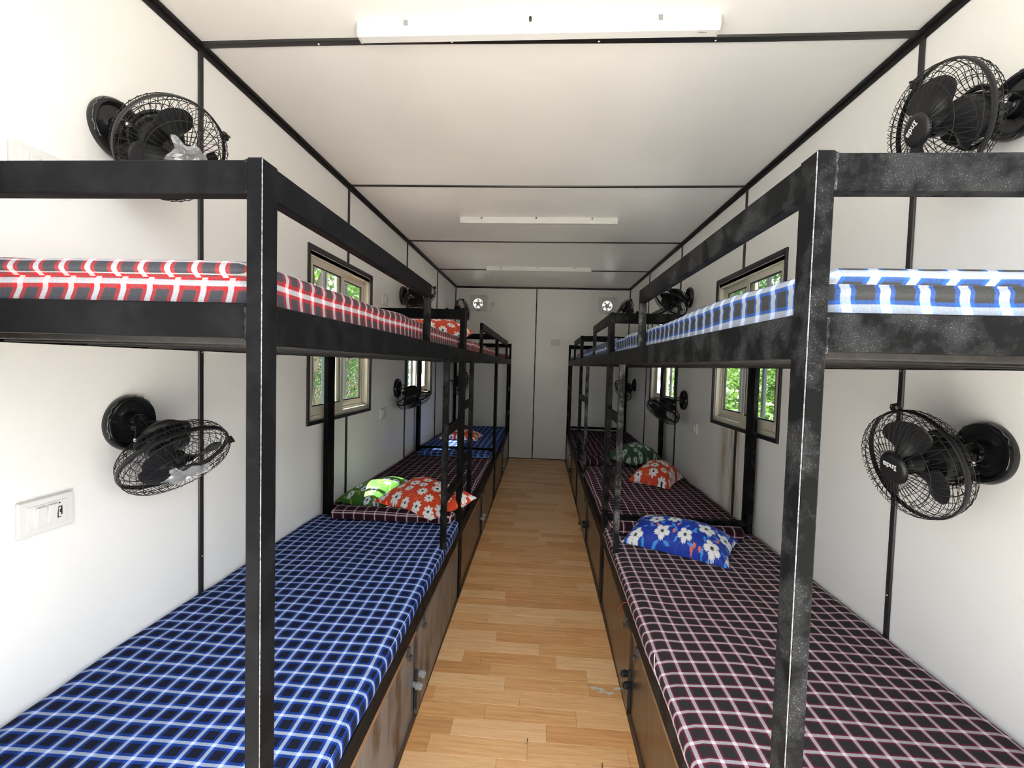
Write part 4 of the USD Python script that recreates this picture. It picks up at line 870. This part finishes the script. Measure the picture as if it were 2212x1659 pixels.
# ------------------------------------------------------------------ outside
g = obj('ground', MB().box(-40, 40, -40, 60, -0.20, -0.15), 'concrete_out'); tag(g, kind='structure')

def leaves(n, sampler, size, seed, droop=0.3):
    r = np.random.default_rng(seed); p = sampler(r, n); n = len(p)
    a = r.uniform(0, 2 * np.pi, n); d = np.stack([np.cos(a), np.sin(a), r.uniform(-0.9, 0.5, n) - droop], 1); d /= np.linalg.norm(d, axis=1, keepdims=True)
    up = r.normal(0, 0.5, (n, 3)) + np.array([0, 0, 1.0]); s = np.cross(d, up); s /= np.linalg.norm(s, axis=1, keepdims=True); u = np.cross(s, d)
    L = size * r.uniform(0.6, 1.3, n)[:, None]; w = L * 0.28
    v = np.stack([p, p + d * L * 0.5 + s * w + u * L * 0.08, p + d * L, p + d * L * 0.5 - s * w + u * L * 0.08], 1).reshape(-1, 3)
    k = np.arange(n) * 4
    f = np.vstack([np.stack([k, k + 1, k + 2], 1), np.stack([k, k + 2, k + 3], 1)])
    return trimesh.Trimesh(v, f, process=False)

def blob(c, rad, hollow=0.55):
    c, rad = np.array(c), np.array(rad)
    def f(r, n):
        d = r.normal(size=(n, 3)); d /= np.linalg.norm(d, axis=1, keepdims=True); q = (hollow + (1 - hollow) * r.random(n) ** 0.6)[:, None]
        p = d * q; p *= 0.75 + 0.5 * meshkit.noise(d * 2.5 + c, 3)[:, None]
        return c + p * rad
    return f

def shrub(name, label, cat, c, rad, n, size, matn, seed, twigs=14, trunk=0.02):
    t = thing(name, label, cat, (c[0], c[1], -0.15))
    obj('foliage', leaves(n, blob(c, rad), size, seed), matn, t, kind='stuff')
    r = np.random.default_rng(seed + 99); m = MB()
    for k in range(twigs):
        b = np.array([c[0] + r.normal(0, rad[0] * 0.15), c[1] + r.normal(0, rad[1] * 0.15), -0.15]); e_ = np.array([c[0] + r.normal(0, rad[0] * 0.5), c[1] + r.normal(0, rad[1] * 0.5), c[2] + r.uniform(-0.2, 0.7) * rad[2]])
        s_ = np.linspace(0, 1, 6)[:, None]; mid = (b + e_) / 2 + r.normal(0, 0.15, 3); m.tube((1 - s_) ** 2 * b + 2 * s_ * (1 - s_) * mid + s_ ** 2 * e_, trunk * np.linspace(1, 0.3, 6), 5)
    obj('stems', m, 'bark' if matn != 'leaf_mid' else 'dry_twig', t, 40, kind='stuff')
    return t
GB, GT = 'shrubs outside the windows', 'trees outside the windows'
OUT = [  # name, label, category, centre, radii, leaves, leaf size, material
    ('shrub', 'sunlit green shrub outside the first right window', 'shrub', (3.3, 6.6, 0.7), (1.1, 1.4, 1.1), 7000, 0.10, 'leaf_bright'),
    ('shrub', 'taller green shrub behind, outside the first right window', 'shrub', (3.9, 9.0, 1.0), (1.4, 1.8, 1.6), 8000, 0.12, 'leaf_bright'),
    ('shrub', 'low leafy shrub close outside the first right window', 'shrub', (2.6, 5.2, 0.2), (0.8, 0.9, 0.7), 4000, 0.09, 'leaf_bright'),
    ('shrub', 'thin twiggy shrub outside the first left window', 'shrub', (-3.4, 7.2, 0.6), (1.1, 1.5, 1.1), 7000, 0.08, 'leaf_mid'),
    ('shrub', 'dry stemmed shrub farther off, outside the first left window', 'shrub', (-4.2, 9.6, 0.9), (1.4, 1.8, 1.5), 10000, 0.10, 'leaf_mid'),
    ('tree', 'broad leafy tree outside the left windows', 'tree', (-6.2, 10.6, 3.0), (2.2, 2.8, 1.7), 9000, 0.16, 'leaf_bright'),
    ('tree', 'dark tree outside the left wall, overhanging the first window', 'tree', (-3.6, 6.4, 3.7), (1.3, 1.7, 1.0), 5000, 0.14, 'leaf_bright'),
    ('tree', 'dark tree outside the right windows', 'tree', (6.2, 11.5, 2.8), (2.2, 3.0, 1.8), 9000, 0.16, 'leaf_dark'),
    ('tree', 'dark unseen tree added behind the camera to block low sky, left', 'tree', (-5.5, -9.5, 2.4), (3.2, 2.0, 2.8), 9000, 0.22, 'leaf_dark'),  # this and the two below: unseen trees added to cut low sky light
    ('tree', 'dark unseen tree added behind the camera to block low sky, middle', 'tree', (0.8, -11.0, 2.8), (3.4, 2.0, 3.2), 9000, 0.22, 'leaf_dark'),
    ('tree', 'dark unseen tree added behind the camera to block low sky, right', 'tree', (7.0, -9.5, 2.4), (3.2, 2.0, 2.8), 9000, 0.22, 'leaf_dark'),
]
for k, (nm, lb, ct, c, rad, n, sz, mt) in enumerate(OUT):
    shrub(nm, lb, ct, c, rad, n, sz, mt, 40 + k, 150 if 'twig' in lb or 'dry' in lb else 12, 0.012 if ct == 'shrub' else 0.07)
